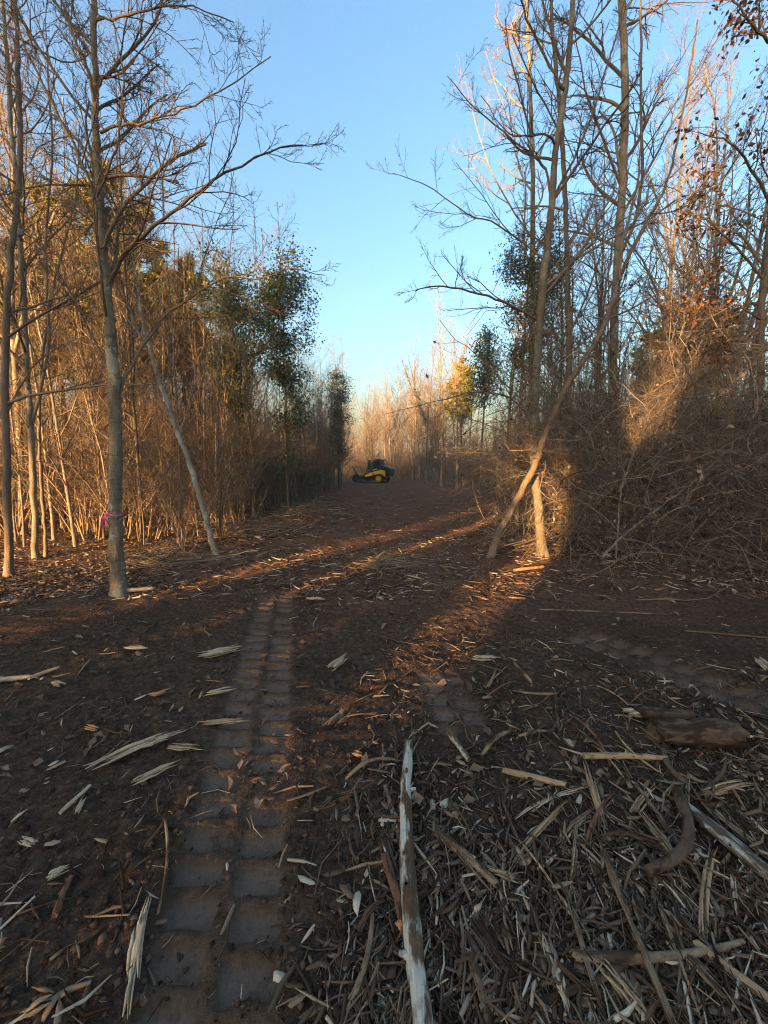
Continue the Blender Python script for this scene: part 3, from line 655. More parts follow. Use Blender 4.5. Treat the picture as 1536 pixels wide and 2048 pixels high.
# brush
for (x, y) in scatter(46, lambda y, r: trail_left(np.array(y)).item()-.7-abs(r.standard_normal())*(1.5+.06*y), (7.0, 30), mind=.5, seed=65):
    place_tree('shrub', x, y, 'bare_shrub', 'low bare brush at the foot of the left thicket', 'shrub', 'brush under the left thicket', s=rng.uniform(.5, 1.0))
for (x, y) in scatter(26, lambda y, r: trail_right(np.array(y)).item()+.4+abs(r.standard_normal())*(1.2+.06*y), (8.2, 30), mind=.5, seed=66):
    place_tree('shrub', x, y, 'bare_shrub', 'low bare brush along the right edge of the trail', 'shrub', 'brush along the right trail edge', s=rng.uniform(.5, 1.0))

# bramble bank at right: arching, tangled canes
def bramble_mesh(seed, n, rx, rz, mat=M_bramble):
    rg = np.random.default_rng(seed)
    m = 12; p = np.stack([rg.uniform(-1, 1, n)*rx, rg.uniform(-1, 1, n)*rx*.7, rg.random(n)**1.3*rz*.8], 1)
    d = norm(rg.standard_normal((n, 3))*np.array([1, 1, .8])+np.array([0, 0, .75])); pts = [p]
    step = rg.uniform(.09, .24, n)[:, None]; turn = rg.standard_normal((n, 3))*.12
    for j in range(m-1):
        d = norm(d+turn+rg.standard_normal((n, 3))*.22+np.array([0, 0, -.06])); p = p+d*step; p[:, 2] = np.maximum(p[:, 2], .01); pts.append(p)
    P = np.stack(pts, 1); R = (.0013+.0085*rg.random((n, 1))**5)*np.linspace(1, .6, m)[None]
    g = Geo(); v, q = tubes(P, R, 3); g.add(v, q, tone=np.repeat(np.clip(rg.normal(.42, .24, n), 0, 1), m*3)); stems = g.mesh('canes', mat)
    g = Geo(); P2, R2 = grow(rg, P, R, 3, .1, .9, .3, 4, up=.02, wig=.25, rf=.8, minr=.0017); v, q = tubes(P2, R2, 3); g.add(v, q, tone=np.repeat(np.clip(rg.normal(.45, .2, len(P2)), 0, 1), 12))
    tw = g.mesh('side_shoots', mat)
    g = Geo(); E = P2[rg.integers(len(P2), size=n), -1]; leaf_quads(rg, E, .055, .6, .6, g); lf = g.mesh('withered_leaves', M_leaf)
    return stems, tw, lf
BR = [bramble_mesh(700+i, 520, 1.2, 2.5) for i in range(4)]
BPOS = [(4.4, 7.9, 1.5), (5.9, 7.2, 1.5), (7.3, 7.0, 1.55), (9.0, 7.0, 1.6), (3.9, 7.3, 1.0), (5.2, 6.7, 1.05), (6.4, 6.2, 1.05), (7.9, 6.3, 1.1), (4.6, 8.6, 1.25), (6.2, 8.0, 1.35), (7.9, 8.0, 1.4), (9.6, 7.6, 1.3), (5.6, 10.2, 1.4), (8.0, 10.3, 1.6), (10.6, 9.6, 1.5), (12.6, 9.5, 1.5), (7.2, 13, 1.6), (10.5, 13, 1.7), (14, 12.5, 1.7)]
for i, (x, y, s) in enumerate(BPOS):
    t = thing('bramble_bush', 'tangled grey bramble in the bank right of the arching tree', 'bramble', (x, y, ground_z(x, y)-.03), (0, 0, rng.random()*6.28), 'brambles of the right bank'); t.scale = (s, s, s)
    for nm, me in zip(('canes', 'side_shoots', 'withered_leaves'), BR[i % 4]): obj(nm, me, t)
# hanging vines on the twisted tree
vs_, vt_, vl_ = bramble_mesh(760, 150, .35, 1.0, M_cane)
for (px, py, Yd, s, lb) in [(1045, 905, 6.5, .75, 'golden tangle of dead vine hanging beside the twisted grey trunk'), (1075, 700, 6.9, .7, 'dead vine tangle high on the twisted grey trunk')]:
    p = W(px, py, Yd); t = thing('hanging_vine', lb, 'vine', tuple(p), (0, 0, rng.random()*6)); t.scale = (s*.8, s*.8, s*1.5)
    obj('stems', vs_, t)['kind'] = 'stuff'; obj('side_shoots', vt_, t)['kind'] = 'stuff'

# ---- the mass of wood behind them, and the wood behind the camera that shades the clearing
def instanced(name, label, pts, col, cat=None):
    """pts: rows of x, y, z, rotation z, scale"""
    pts = np.asarray(pts, float)
    me = bpy.data.meshes.new(name); me.vertices.add(len(pts)); me.vertices.foreach_set('co', pts[:, :3].astype(np.float32).ravel())
    a = me.attributes.new('turn', 'FLOAT_VECTOR', 'POINT'); a.data.foreach_set('vector', np.stack([0*pts[:, 3], 0*pts[:, 3], pts[:, 3]], 1).astype(np.float32).ravel())
    a = me.attributes.new('size', 'FLOAT', 'POINT'); a.data.foreach_set('value', pts[:, 4].astype(np.float32))
    me.update()
    o = obj(name, me, kind='stuff', label=label)
    ng = bpy.data.node_groups.new(name, 'GeometryNodeTree')
    ng.interface.new_socket('Geometry', in_out='INPUT', socket_type='NodeSocketGeometry'); ng.interface.new_socket('Geometry', in_out='OUTPUT', socket_type='NodeSocketGeometry')
    n = ng.nodes; gi = n.new('NodeGroupInput'); go = n.new('NodeGroupOutput'); ip = n.new('GeometryNodeInstanceOnPoints'); ci = n.new('GeometryNodeCollectionInfo')
    ci.inputs['Collection'].default_value = col; ci.inputs['Separate Children'].default_value = True; ci.inputs['Reset Children'].default_value = True
    ip.inputs['Pick Instance'].default_value = True
    t = n.new('GeometryNodeInputNamedAttribute'); t.data_type = 'FLOAT_VECTOR'; t.inputs['Name'].default_value = 'turn'
    s = n.new('GeometryNodeInputNamedAttribute'); s.data_type = 'FLOAT'; s.inputs['Name'].default_value = 'size'
    l = ng.links; l.new(gi.outputs[0], ip.inputs['Points']); l.new(ci.outputs[0], ip.inputs['Instance'])
    l.new(t.outputs[0], ip.inputs['Rotation']); l.new(s.outputs[0], ip.inputs['Scale']); l.new(ip.outputs[0], go.inputs[0])
    md = o.modifiers.new('scatter', 'NODES'); md.node_group = ng
    return o
def source_collection(name, kinds):
    c = bpy.data.collections.new(name)
    for kd in kinds:
        for tm, cm in VAR[kd]:
            sub = bpy.data.collections.new('wood source'); c.children.link(sub)
            for me in (tm, cm): sub.objects.link(bpy.data.objects.new('wood_source', me))
    return c
wood_col = source_collection('wood sources', ('pole', 'tree'))
brush_col = source_collection('brush sources', ('shrub',))
def rows(P, smin, smax, rg):
    P = np.asarray(P); n = len(P)
    return np.stack([P[:, 0], P[:, 1], height(P[:, 0], P[:, 1]), rg.random(n)*6.28, rg.uniform(smin, smax, n)], 1)
rg = np.random.default_rng(81)
P = []
while len(P) < 900:
    y = rg.uniform(5, 75); x = rg.uniform(-60, 60)
    if y < 38 and -4.6-.10*y < x < trail_right(np.array(y)).item()+2.4+.08*y: continue
    if y >= 38 and abs(x) < 8 and y < 56: continue
    if abs(x) > 1.15*y+6: continue
    if x > 0 and y < 11: continue
    if x < 0 and y < 8 and x > -10: continue
    P.append((x, y))
for k in range(190):
    y = rg.uniform(9, 32); P.append((-4.6-rg.random()*(2.5+.75*y), y))
for k in range(430):
    y = rg.uniform(60, 130); P.append((rg.uniform(-1, 1)*(6+.32*y), y))
instanced('woodland', 'distant mass of bare wood behind the trail edges', rows(P, .6, .95, rg), wood_col)
P = []
while len(P) < 620:
    y = rg.uniform(7, 60); x = rg.uniform(-45, 45)
    if y < 40 and -3.6-.08*y < x < trail_right(np.array(y)).item()+1.2+.06*y: continue
    if abs(x) > 1.15*y+4: continue
    P.append((x, y))
for k in range(300):
    y = rg.uniform(8, 30); P.append((-4.0-rg.random()*(2.5+.75*y), y))
for k in range(260):
    y = rg.uniform(41, 90); P.append((rg.uniform(-1, 1)*(7+.15*y), y))
instanced('undergrowth', 'low brush growing under the distant wood', rows(P, .5, 1.3, rg), brush_col)
# wood behind the camera, towards the sun: thick to the right, opening to the left where the light comes through; placed for its shade, the conifers added
shade_ever_col = bpy.data.collections.new('evergreen sources')
for k in range(3):
    g = Geo(); n = 2600; h = rg.random(n)**.8; a = rg.random(n)*6.28; rad = (2.3*(1-h)**.8+.35)*np.sqrt(rg.random(n))
    C = np.stack([rad*np.cos(a), rad*np.sin(a), 1.6+h*9.6], 1); leaf_quads(rg, C, .62, .5, .6, g)
    v, q = tubes(np.array([[[0, 0, -.2], [.05, 0, 4], [0, .1, 8], [0, 0, 11.]]]), np.array([[.18, .14, .09, .02]]), 8); g.add(v, q, tone=.1)
    o = bpy.data.objects.new('evergreen_source', g.mesh('evergreen_source', M_green)); shade_ever_col.objects.link(o)
shade_pine_col = bpy.data.collections.new('tall pine sources')
for k in range(2):
    g = Geo(); n = 2400; h = rg.random(n); a = rg.random(n)*6.28; rad = (1.9*np.sin(np.clip(h*.9+.12, 0, 1)*math.pi)**.6+.2)*np.sqrt(rg.random(n))
    C = np.stack([rad*np.cos(a), rad*np.sin(a), 9.6+h*10.6], 1); leaf_quads(rg, C, .62, .2, .5, g)
    v, q = tubes(np.array([[[0, 0, -.2], [.05, 0, 4], [0, .1, 12], [0, 0, 20.]]]), np.array([[.2, .17, .12, .02]]), 8); g.add(v, q, tone=.1)
    o = bpy.data.objects.new('pine_source', g.mesh('pine_source', M_pine)); shade_pine_col.objects.link(o)
P = []; B = []; lx, ly = -TO_SUN.x/math.cos(SUN_EL), -TO_SUN.y/math.cos(SUN_EL)
def behind(d, s): return (-lx*d+ly*s, -ly*d-lx*s)          # d metres towards the sun, s metres across the light
P = [behind(rg.uniform(40, 60), rg.uniform(3.3, 11)) for k in range(24)]  # evergreens added as dense occluders that keep the right bank in shade
BT = [behind(rg.uniform(16, 46), rg.uniform(-5.5, 2)) for k in range(22)]
TP = [behind(rg.uniform(44, 58), s) for s in [-7.0, -6.3, -2.1, -1.9]+list(np.arange(2.7, 11, .7))]  # added pines: high crowns shade the trunks, gaps in the row admit sun
while len(B) < 170:
    s = rg.uniform(-7.2, 11); d = rg.uniform(10.5, 15)
    if s < -4.6 and rg.random() < .6: continue
    if behind(d, s)[1] > -3.0: continue
    B.append(behind(d, s))
shade_cedar_col = bpy.data.collections.new('cedar sources')
for k in range(2):
    g = Geo(); n = 900; h = rg.random(n); a = rg.random(n)*6.28; rad = .42*(1-.6*h)*np.sqrt(rg.random(n))
    leaf_quads(rg, np.stack([rad*np.cos(a), rad*np.sin(a), .1+h*5.6], 1), .30, .5, .6, g)
    v, q = tubes(np.array([[[0, 0, -.2], [0, 0, 2], [0, 0, 5.6]]]), np.array([[.09, .07, .02]]), 7); g.add(v, q, tone=.1)
    o = bpy.data.objects.new('cedar_source', g.mesh('cedar_source', M_green)); shade_cedar_col.objects.link(o)
CD = [behind(rg.uniform(13, 16), s) for s in (-5.5, -4.15, -3.95, -2.95, -2.8, -2.1, -.75, -.5, .05, .25, .75, .95, 1.3, 1.6)]  # cedars added as near occluders, spaced to leave slits of sun on the trail
instanced('added_shade_cedars', 'unseen narrow cedars added behind the viewer to cut the sunlight into streaks', rows(CD, .85, 1.15, rg), shade_cedar_col)
instanced('added_shade_pines', 'unseen tall pines added behind the viewer to shade the upper trunks', rows(TP, .95, 1.1, rg), shade_pine_col)
instanced('bare_wood_behind', 'bare trees of the wood behind the viewer', rows(BT, .85, 1.2, rg), wood_col)
instanced('added_shade_evergreens', 'unseen evergreens added behind the viewer to shade the right bank', rows(P, .85, 1.25, rg), shade_ever_col)
for k in range(70):
    B.append(behind(rg.uniform(9.5, 12), rg.uniform(-5, .6)))
instanced('undergrowth_behind', 'brush of the wood behind the viewer', rows(B, .62, .84, rg), brush_col)

# ------------------------------------------------------------------ tracked loader with mulcher at the end of the trail
def flat_mat(name, c, rough=.5, metal=0.0, dirt=.35, spec=.5):
    m, nt, b = new_mat(name)
    d = ramp(nt, noise(nt, 3.5, 6, .7), [(.42, (0, 0, 0)), (.75, (dirt, dirt, dirt))])
    nt.links.new(mixc(nt, d, c, (.10, .07, .05)), b.inputs['Base Color'])
    b.inputs['Roughness'].default_value = rough; b.inputs['Metallic'].default_value = metal; b.inputs['Specular IOR Level'].default_value = spec
    return m
M_yellow = flat_mat('yellow paint', (.92, .47, .02), .38)
M_black = flat_mat('black paint', (.012, .013, .014), .35, dirt=.25)
M_rubber = flat_mat('track rubber', (.016, .015, .014), .8, dirt=.7)
M_glass = flat_mat('cab glass', (.02, .03, .035), .06, dirt=.1, spec=.8)
M_steel = flat_mat('worn steel', (.16, .15, .14), .5, .6)
M_lamp = flat_mat('lamp lens', (.7, .7, .66), .2, dirt=.1)
M_redlens = flat_mat('red lens', (.5, .02, .015), .25, dirt=.1)

def prism(pts, y0, y1, mat, name):
    """side profile (x, z) extruded across y"""
    n = len(pts); V = [(x, y0, z) for x, z in pts]+[(x, y1, z) for x, z in pts]
    me = bpy.data.meshes.new(name)
    F = [tuple(range(n)), tuple(range(2*n-1, n-1, -1))]+[(i, n+i, n+(i+1) % n, (i+1) % n) for i in range(n)]
    me.from_pydata(V, [], F); me.materials.append(mat); me.update()
    import bmesh
    bm = bmesh.new(); bm.from_mesh(me); bmesh.ops.recalc_face_normals(bm, faces=bm.faces); bm.to_mesh(me); bm.free()
    return me
def box(x0, x1, y0, y1, z0, z1, mat, name): return prism([(x0, z0), (x1, z0), (x1, z1), (x0, z1)], y0, y1, mat, name)
def disc(cx, cz, r, y0, y1, mat, name, n=20): return prism([(cx+r*math.cos(i*2*math.pi/n), cz+r*math.sin(i*2*math.pi/n)) for i in range(n)], y0, y1, mat, name)
def bev(o, w=.018):
    m = o.modifiers.new('bevel', 'BEVEL'); m.width = w; m.segments = 2; m.limit_method = 'ANGLE'; return o
MY = 33.7; mx_ = W(752, 965, MY)[0]
lo = thing('tracked_loader', 'yellow and black tracked loader with mulcher head parked at the trail end', 'loader', (mx_, MY, ground_z(mx_, MY)), (0, 0, math.radians(158)))
C_fr, C_re = (.86, .21, .20), (-.62, .36, .35)
def hull_profile(grow_=0.0, n=14):
    (x1, z1, r1), (x2, z2, r2) = C_fr, C_re
    r1 += grow_; r2 += grow_
    d = math.hypot(x2-x1, z2-z1); base = math.atan2(z2-z1, x2-x1); al = math.acos((r1-r2)/d)
    pts = []
    for k in range(n+1):
        a = base-al-(2*math.pi-2*al)*k/n + 0
        a = base+al+(2*math.pi-2*al)*k/n; pts.append((x1+r1*math.cos(a), z1+r1*math.sin(a)))
    for k in range(n+1):
        a = base-al+2*al*k/n; pts.append((x2+r2*math.cos(a), z2+r2*math.sin(a)))
    return pts
for sgn in (1, -1):
    y0, y1 = (.58, .98) if sgn > 0 else (-.98, -.58)
    outer = hull_profile(.0); inner = hull_profile(-.055); n = len(outer)
    V = [(x, y, z) for y in (y0, y1) for ring in (outer, inner) for x, z in ring]
    F = []
    for i in range(n):
        j = (i+1) % n
        F += [(i, j, 2*n+j, 2*n+i), (n+i, 3*n+i, 3*n+j, n+j), (i, n+i, n+j, j), (2*n+i, 2*n+j, 3*n+j, 3*n+i)]
    me = bpy.data.meshes.new('track_belt'); me.from_pydata(V, [], F); me.materials.append(M_rubber); me.update()
    tb = obj('track_belt', me, lo)
    per = np.array(outer+[outer[0]]); sl = np.concatenate([[0], np.cumsum(np.linalg.norm(np.diff(per, axis=0), axis=1))])
    lug = box(-.035, .035, y0+.01, y1-.01, -.004, .032, M_rubber, 'lug')
    for s_ in np.arange(0, sl[-1]-.05, .15):
        k = np.searchsorted(sl, s_, 'right')-1; f = (s_-sl[k])/(sl[k+1]-sl[k]); p = per[k]*(1-f)+per[k+1]*f; d = per[k+1]-per[k]
        cen = np.array([.1, .25]); nrm = np.array([d[1], -d[0]]); nrm = nrm if np.dot(nrm, p-cen) > 0 else -nrm
        ang = math.atan2(nrm[0], nrm[1])
        obj('lug', lug, tb, (p[0], 0, p[1]), (0, ang, 0))
    ys = (y1-.09, y1-.015) if sgn > 0 else (y0+.015, y0+.09)
    spk = bev(obj('drive_sprocket', disc(C_re[0], C_re[1], .255, *ys, M_yellow, 'drive_sprocket', 24), lo), .02)
    yh = (y1-.02, y1+.015) if sgn > 0 else (y0-.015, y0+.02)
    obj('hub', disc(C_re[0], C_re[1], .10, *yh, M_yellow, 'hub', 14), spk)
    for k in range(6):
        a = k*math.pi/3; obj('bolt', disc(C_re[0]+.17*math.cos(a), C_re[1]+.17*math.sin(a), .038, *yh, M_black, 'bolt', 8), spk)
    obj('idler_wheel', disc(C_fr[0], C_fr[1], .13, *ys, M_steel, 'idler_wheel'), lo)
    for xx in (-.28, 0, .28, .55): obj('roller', disc(xx, .15, .085, *ys, M_steel, 'roller', 14), lo)
    yf = (.66, .86) if sgn > 0 else (-.86, -.66)
    obj('track_frame', prism([(-.5, .24), (.75, .2), (.70, .30), (-.30, .46)], *yf, M_black, 'track_frame'), lo)
    # lift arm and its link, cylinder
    ya = (.64, .80) if sgn > 0 else (-.80, -.64)
    arm = bev(obj('lift_arm', prism([(-1.05, 1.30), (-.70, 1.36), (.55, .98), (1.05, .55), (1.18, .30), (1.02, .28), (.88, .48), (.42, .80), (-.70, 1.10), (-1.02, 1.08)], *ya, M_black, 'lift_arm'), lo))
    yc = (.70, .76) if sgn > 0 else (-.76, -.70)
    obj('hydraulic_cylinder', prism([(-.86, .62), (.12, .92), (.10, .99), (-.88, .70)], *yc, M_steel, 'hydraulic_cylinder'), arm)
    ydc = (.803, .806) if sgn > 0 else (-.806, -.803)
    obj('decal', prism([(-.42, 1.16), (-.05, 1.045), (-.035, 1.10), (-.41, 1.215)], *ydc, M_lamp, 'decal'), arm)
    yb = (.60, .79) if sgn > 0 else (-.79, -.60)
    bev(obj('side_panel', prism([(-1.18, .62), (-1.08, .52), (-.90, .74), (-.62, .80), (-.30, .72), (-.22, .66), (.02, .98), (-.62, 1.12), (-1.12, 1.04)], *yb, M_yellow, 'side_panel', ), lo))
    obj('front_panel', prism([(-.10, .60), (.68, .44), (.70, .64), (.36, .80), (.06, .90)], *yb, M_yellow, 'front_panel'), lo)
bev(obj('chassis', prism([(-1.15, .34), (.85, .26), (1.0, .42), (.95, .62), (-1.15, .72)], -.56, .56, M_black, 'chassis'), lo))
hood = bev(obj('engine_hood', prism([(-1.46, .60), (-1.22, .50), (-.62, .62), (-.55, 1.50), (-1.10, 1.42), (-1.40, 1.34), (-1.48, 1.20)], -.66, .66, M_black, 'engine_hood'), lo), .04)
for k in range(6): obj('grille_slat', box(-1.515, -1.475, -.42, .42, .70+k*.085, .735+k*.085, M_steel if k == 5 else M_black, 'grille_slat'), hood)
for s_ in (-1, 1): obj('tail_lamp', box(-1.50, -1.455, s_*.54-.05, s_*.54+.05, 1.18, 1.28, M_redlens, 'tail_lamp'), hood)
cab = obj('cab', prism([(-.50, .74), (.80, .66), (.86, 1.05), (.62, 1.84), (-.58, 1.90), (-.60, 1.30)], -.50, .50, M_black, 'cab'), lo); bev(cab, .03)
for s_ in (-1, 1):
    yw = (.502, .512) if s_ > 0 else (-.512, -.502)
    obj('side_window', prism([(-.44, 1.22), (.66, 1.14), (.52, 1.74), (-.46, 1.78)], *yw, M_glass, 'side_window'), cab)
dr = obj('front_door', prism([(.875, 1.02), (.90, 1.02), (.655, 1.80), (.632, 1.80)], -.40, .40, M_glass, 'front_door'), cab)
rf = bev(obj('cab_roof', prism([(-.68, 1.90), (.66, 1.845), (.70, 1.90), (.30, 1.96), (-.50, 2.02), (-.70, 1.97)], -.54, .54, M_black, 'cab_roof'), lo), .02)
obj('roof_vent', box(-.45, -.02, -.22, .22, 1.99, 2.05, M_steel, 'roof_vent'), rf)
for s_ in (-1, 1): obj('work_lamp', box(.66, .735, s_*.38-.06, s_*.38+.06, 1.80, 1.875, M_lamp, 'work_lamp'), rf)
for s_ in (-1, 1): obj('guard_bar', prism([(-.68, 1.94), (-.62, 1.98), (-1.26, 1.42), (-1.32, 1.42)], *(np.sort([s_*.46, s_*.53])), M_black, 'guard_bar'), lo)
# mulcher head
mh = bev(obj('mulcher_head', prism([(1.12, .16), (1.22, .62), (1.40, .74), (1.72, .66), (1.78, .44), (1.62, .36), (1.42, .38), (1.30, .16)], -.95, .95, M_black, 'mulcher_head'), lo))
dm = obj('rotor_drum', disc(1.56, .24, .17, -.88, .88, M_steel, 'rotor_drum', 18), mh)
tooth = box(-.03, .03, -.035, .035, .16, .23, M_steel, 'tooth')
for k in range(22): obj('tooth', tooth, mh, (1.56, -.84+k*.08, .24), (0, k*2.4, 0))
for s_ in (-1, 1):
    ye = (.90, .97) if s_ > 0 else (-.97, -.90)
    obj('end_plate', prism([(1.10, .06), (1.66, .05), (1.84, .30), (1.78, .60), (1.36, .78), (1.14, .60)], *ye, M_black, 'end_plate'), mh)
    obj('push_bar_post', prism([(1.42, .70), (1.50, .70), (1.90, 1.32), (1.84, 1.36)], *(np.sort([s_*.70, s_*.78])), M_black, 'push_bar_post'), mh)
    obj('hose', prism([(1.05, .60), (1.12, .58), (.90, 1.10), (.86, 1.06)], *(np.sort([s_*.45, s_*.50])), M_yellow, 'hose'), mh)
obj('push_bar', box(1.84, 1.93, -.82, .82, 1.30, 1.38, M_black, 'push_bar'), mh)

# ------------------------------------------------------------------ logs, split wood and sticks on the earth
def log_mesh(name, seed, L, r0, r1, bend, mat, S=10, m=14, jag=.5, knots=0, wob=.06):
    """a log or stick along local x; torn ends"""
    rg = np.random.default_rng(seed); x = np.linspace(-L/2, L/2, m)
    c = np.cumsum(rg.standard_normal((m, 2))*.10*r0, 0); u = np.linspace(-1, 1, m)
    P = np.stack([x, bend*(1-u**2)+c[:, 0]*.8, c[:, 1]*.4], 1)
    R = np.linspace(r0, r1, m)*(1+.06*rg.standard_normal(m))
    V, q = tubes(P[None], R[None], S, wob, rg); V = V.reshape(m, S, 3)
    jn = rg.random(S)*jag; V[0, :, 0] -= jn*r0*2; V[0, :, 1:] = P[0, 1:]+(V[0, :, 1:]-P[0, 1:])*(1-.5*jn[:, None])
    jn = rg.random(S)*jag; V[-1, :, 0] += jn*r1*2; V[-1, :, 1:] = P[-1, 1:]+(V[-1, :, 1:]-P[-1, 1:])*(1-.5*jn[:, None])
    g = Geo(); g.add(V.reshape(-1, 3), q)
    for e, k in ((0, 0), (-1, (m-1)*S)):
        cc = P[e]+np.array([(-.3 if e == 0 else .3)*R[e], 0, 0]); ring = V[e]
        i = np.arange(S); T = np.stack([i, (i+1) % S, np.full(S, S)], 1)
        if e == 0: T = T[:, ::-1]
        g.add(np.vstack([ring, cc]), None, T)
    for k in range(knots):
        t = rg.uniform(.1, .9); p = np.array([np.interp(t, np.linspace(0, 1, m), P[:, j]) for j in range(3)])
        a = rg.random()*6.28; d = np.array([rg.uniform(-.6, .6), math.cos(a), abs(math.sin(a))]); d /= np.linalg.norm(d); rr = np.interp(t, [0, 1], [r0, r1])
        PP = p+d*np.linspace(.5, 1.7, 3)[:, None]*rr; v, q = tubes(PP[None], np.array([[.4, .34, .2]])*rr, 6); g.add(v, q)
    return g.mesh(name, mat)
def splinter_mesh(name, seed, L, w, n, mat, bend=0, flat=.45, ragged=.5):
    """a torn slab: n long shards lying side by side, ends uneven"""
    rg = np.random.default_rng(seed); g = Geo(); m = 7; u = np.linspace(0, 1, m); n = int(n*1.7)+1
    for k in range(n):
        off = (k-(n-1)/2)/max(n-1, 1)*w*.8
        a = -L/2+L*ragged*rg.random()**2*.6; b = L/2-L*ragged*rg.random()**1.5*.7
        x = a+(b-a)*u
        y = off*(1-.25*u)+bend*(1-(2*u-1)**2)+np.cumsum(rg.standard_normal(m))*w*.055
        z = rg.uniform(-.1, .25)*w+np.cumsum(rg.standard_normal(m))*w*.04
        r = w/n*1.15*np.array([.2, .75, 1, 1.05, .95, .55, .08])*rg.uniform(.5, 1.4)*(1+.15*rg.standard_normal(m))
        V, q = tubes(np.stack([x, y, z], 1)[None], r[None], 5, .12, rg)
        V[:, 2] = (V[:, 2]-np.repeat(z, 5))*flat*1.6+np.repeat(z, 5)
        g.add(V, q)
    return g.mesh(name, mat, False)
def lay(me, name, label, cat, p0, p1, r, group=None, up0=0., up1=0., roll=0.):
    """put a mesh built along x between two ground points"""
    z0 = ground_z(p0[0], p0[1])+r+up0; z1 = ground_z(p1[0], p1[1])+r+up1
    zm = ground_z((p0[0]+p1[0])/2, (p0[1]+p1[1])/2)+r*.8
    a = Vector((p0[0], p0[1], z0)); b = Vector((p1[0], p1[1], z1)); c = (a+b)/2
    if c.z < zm: c.z = zm
    d = (b-a); q = d.to_track_quat('X', 'Z')
    o = obj(name, me, None, c, (q @ Euler((roll, 0, 0)).to_quaternion()).to_euler(), label=label, category=cat)
    if group: o['group'] = group
    return o
def pxlog(label, a, b, wpx, mat, name='stick', cat='stick', kind='log', bend=0., n=5, seed=0, jag=.6, knots=0, taper=.8, lift=.0, S=9, ragged=.5):
    """a piece traced between two ground pixels, wpx pixels thick"""
    p0, p1 = G(*a), G(*b); L = float(np.linalg.norm(p1-p0)); pm = (p0+p1)/2
    depth = pm[1]*math.cos(PITCH)+(EYE-0)*math.sin(PITCH); w = wpx/FPX*depth
    if kind == 'log': me = log_mesh(name, seed, L, w/2, w/2*taper, bend*L, mat, S, max(8, int(L*14)), jag, knots)
    else: me = splinter_mesh(name, seed, L, w, n, mat, bend*L, ragged=ragged)
    return lay(me, name, label, cat, p0, p1, (w*.42 if kind == 'log' else w*.3)+.012, up1=lift)

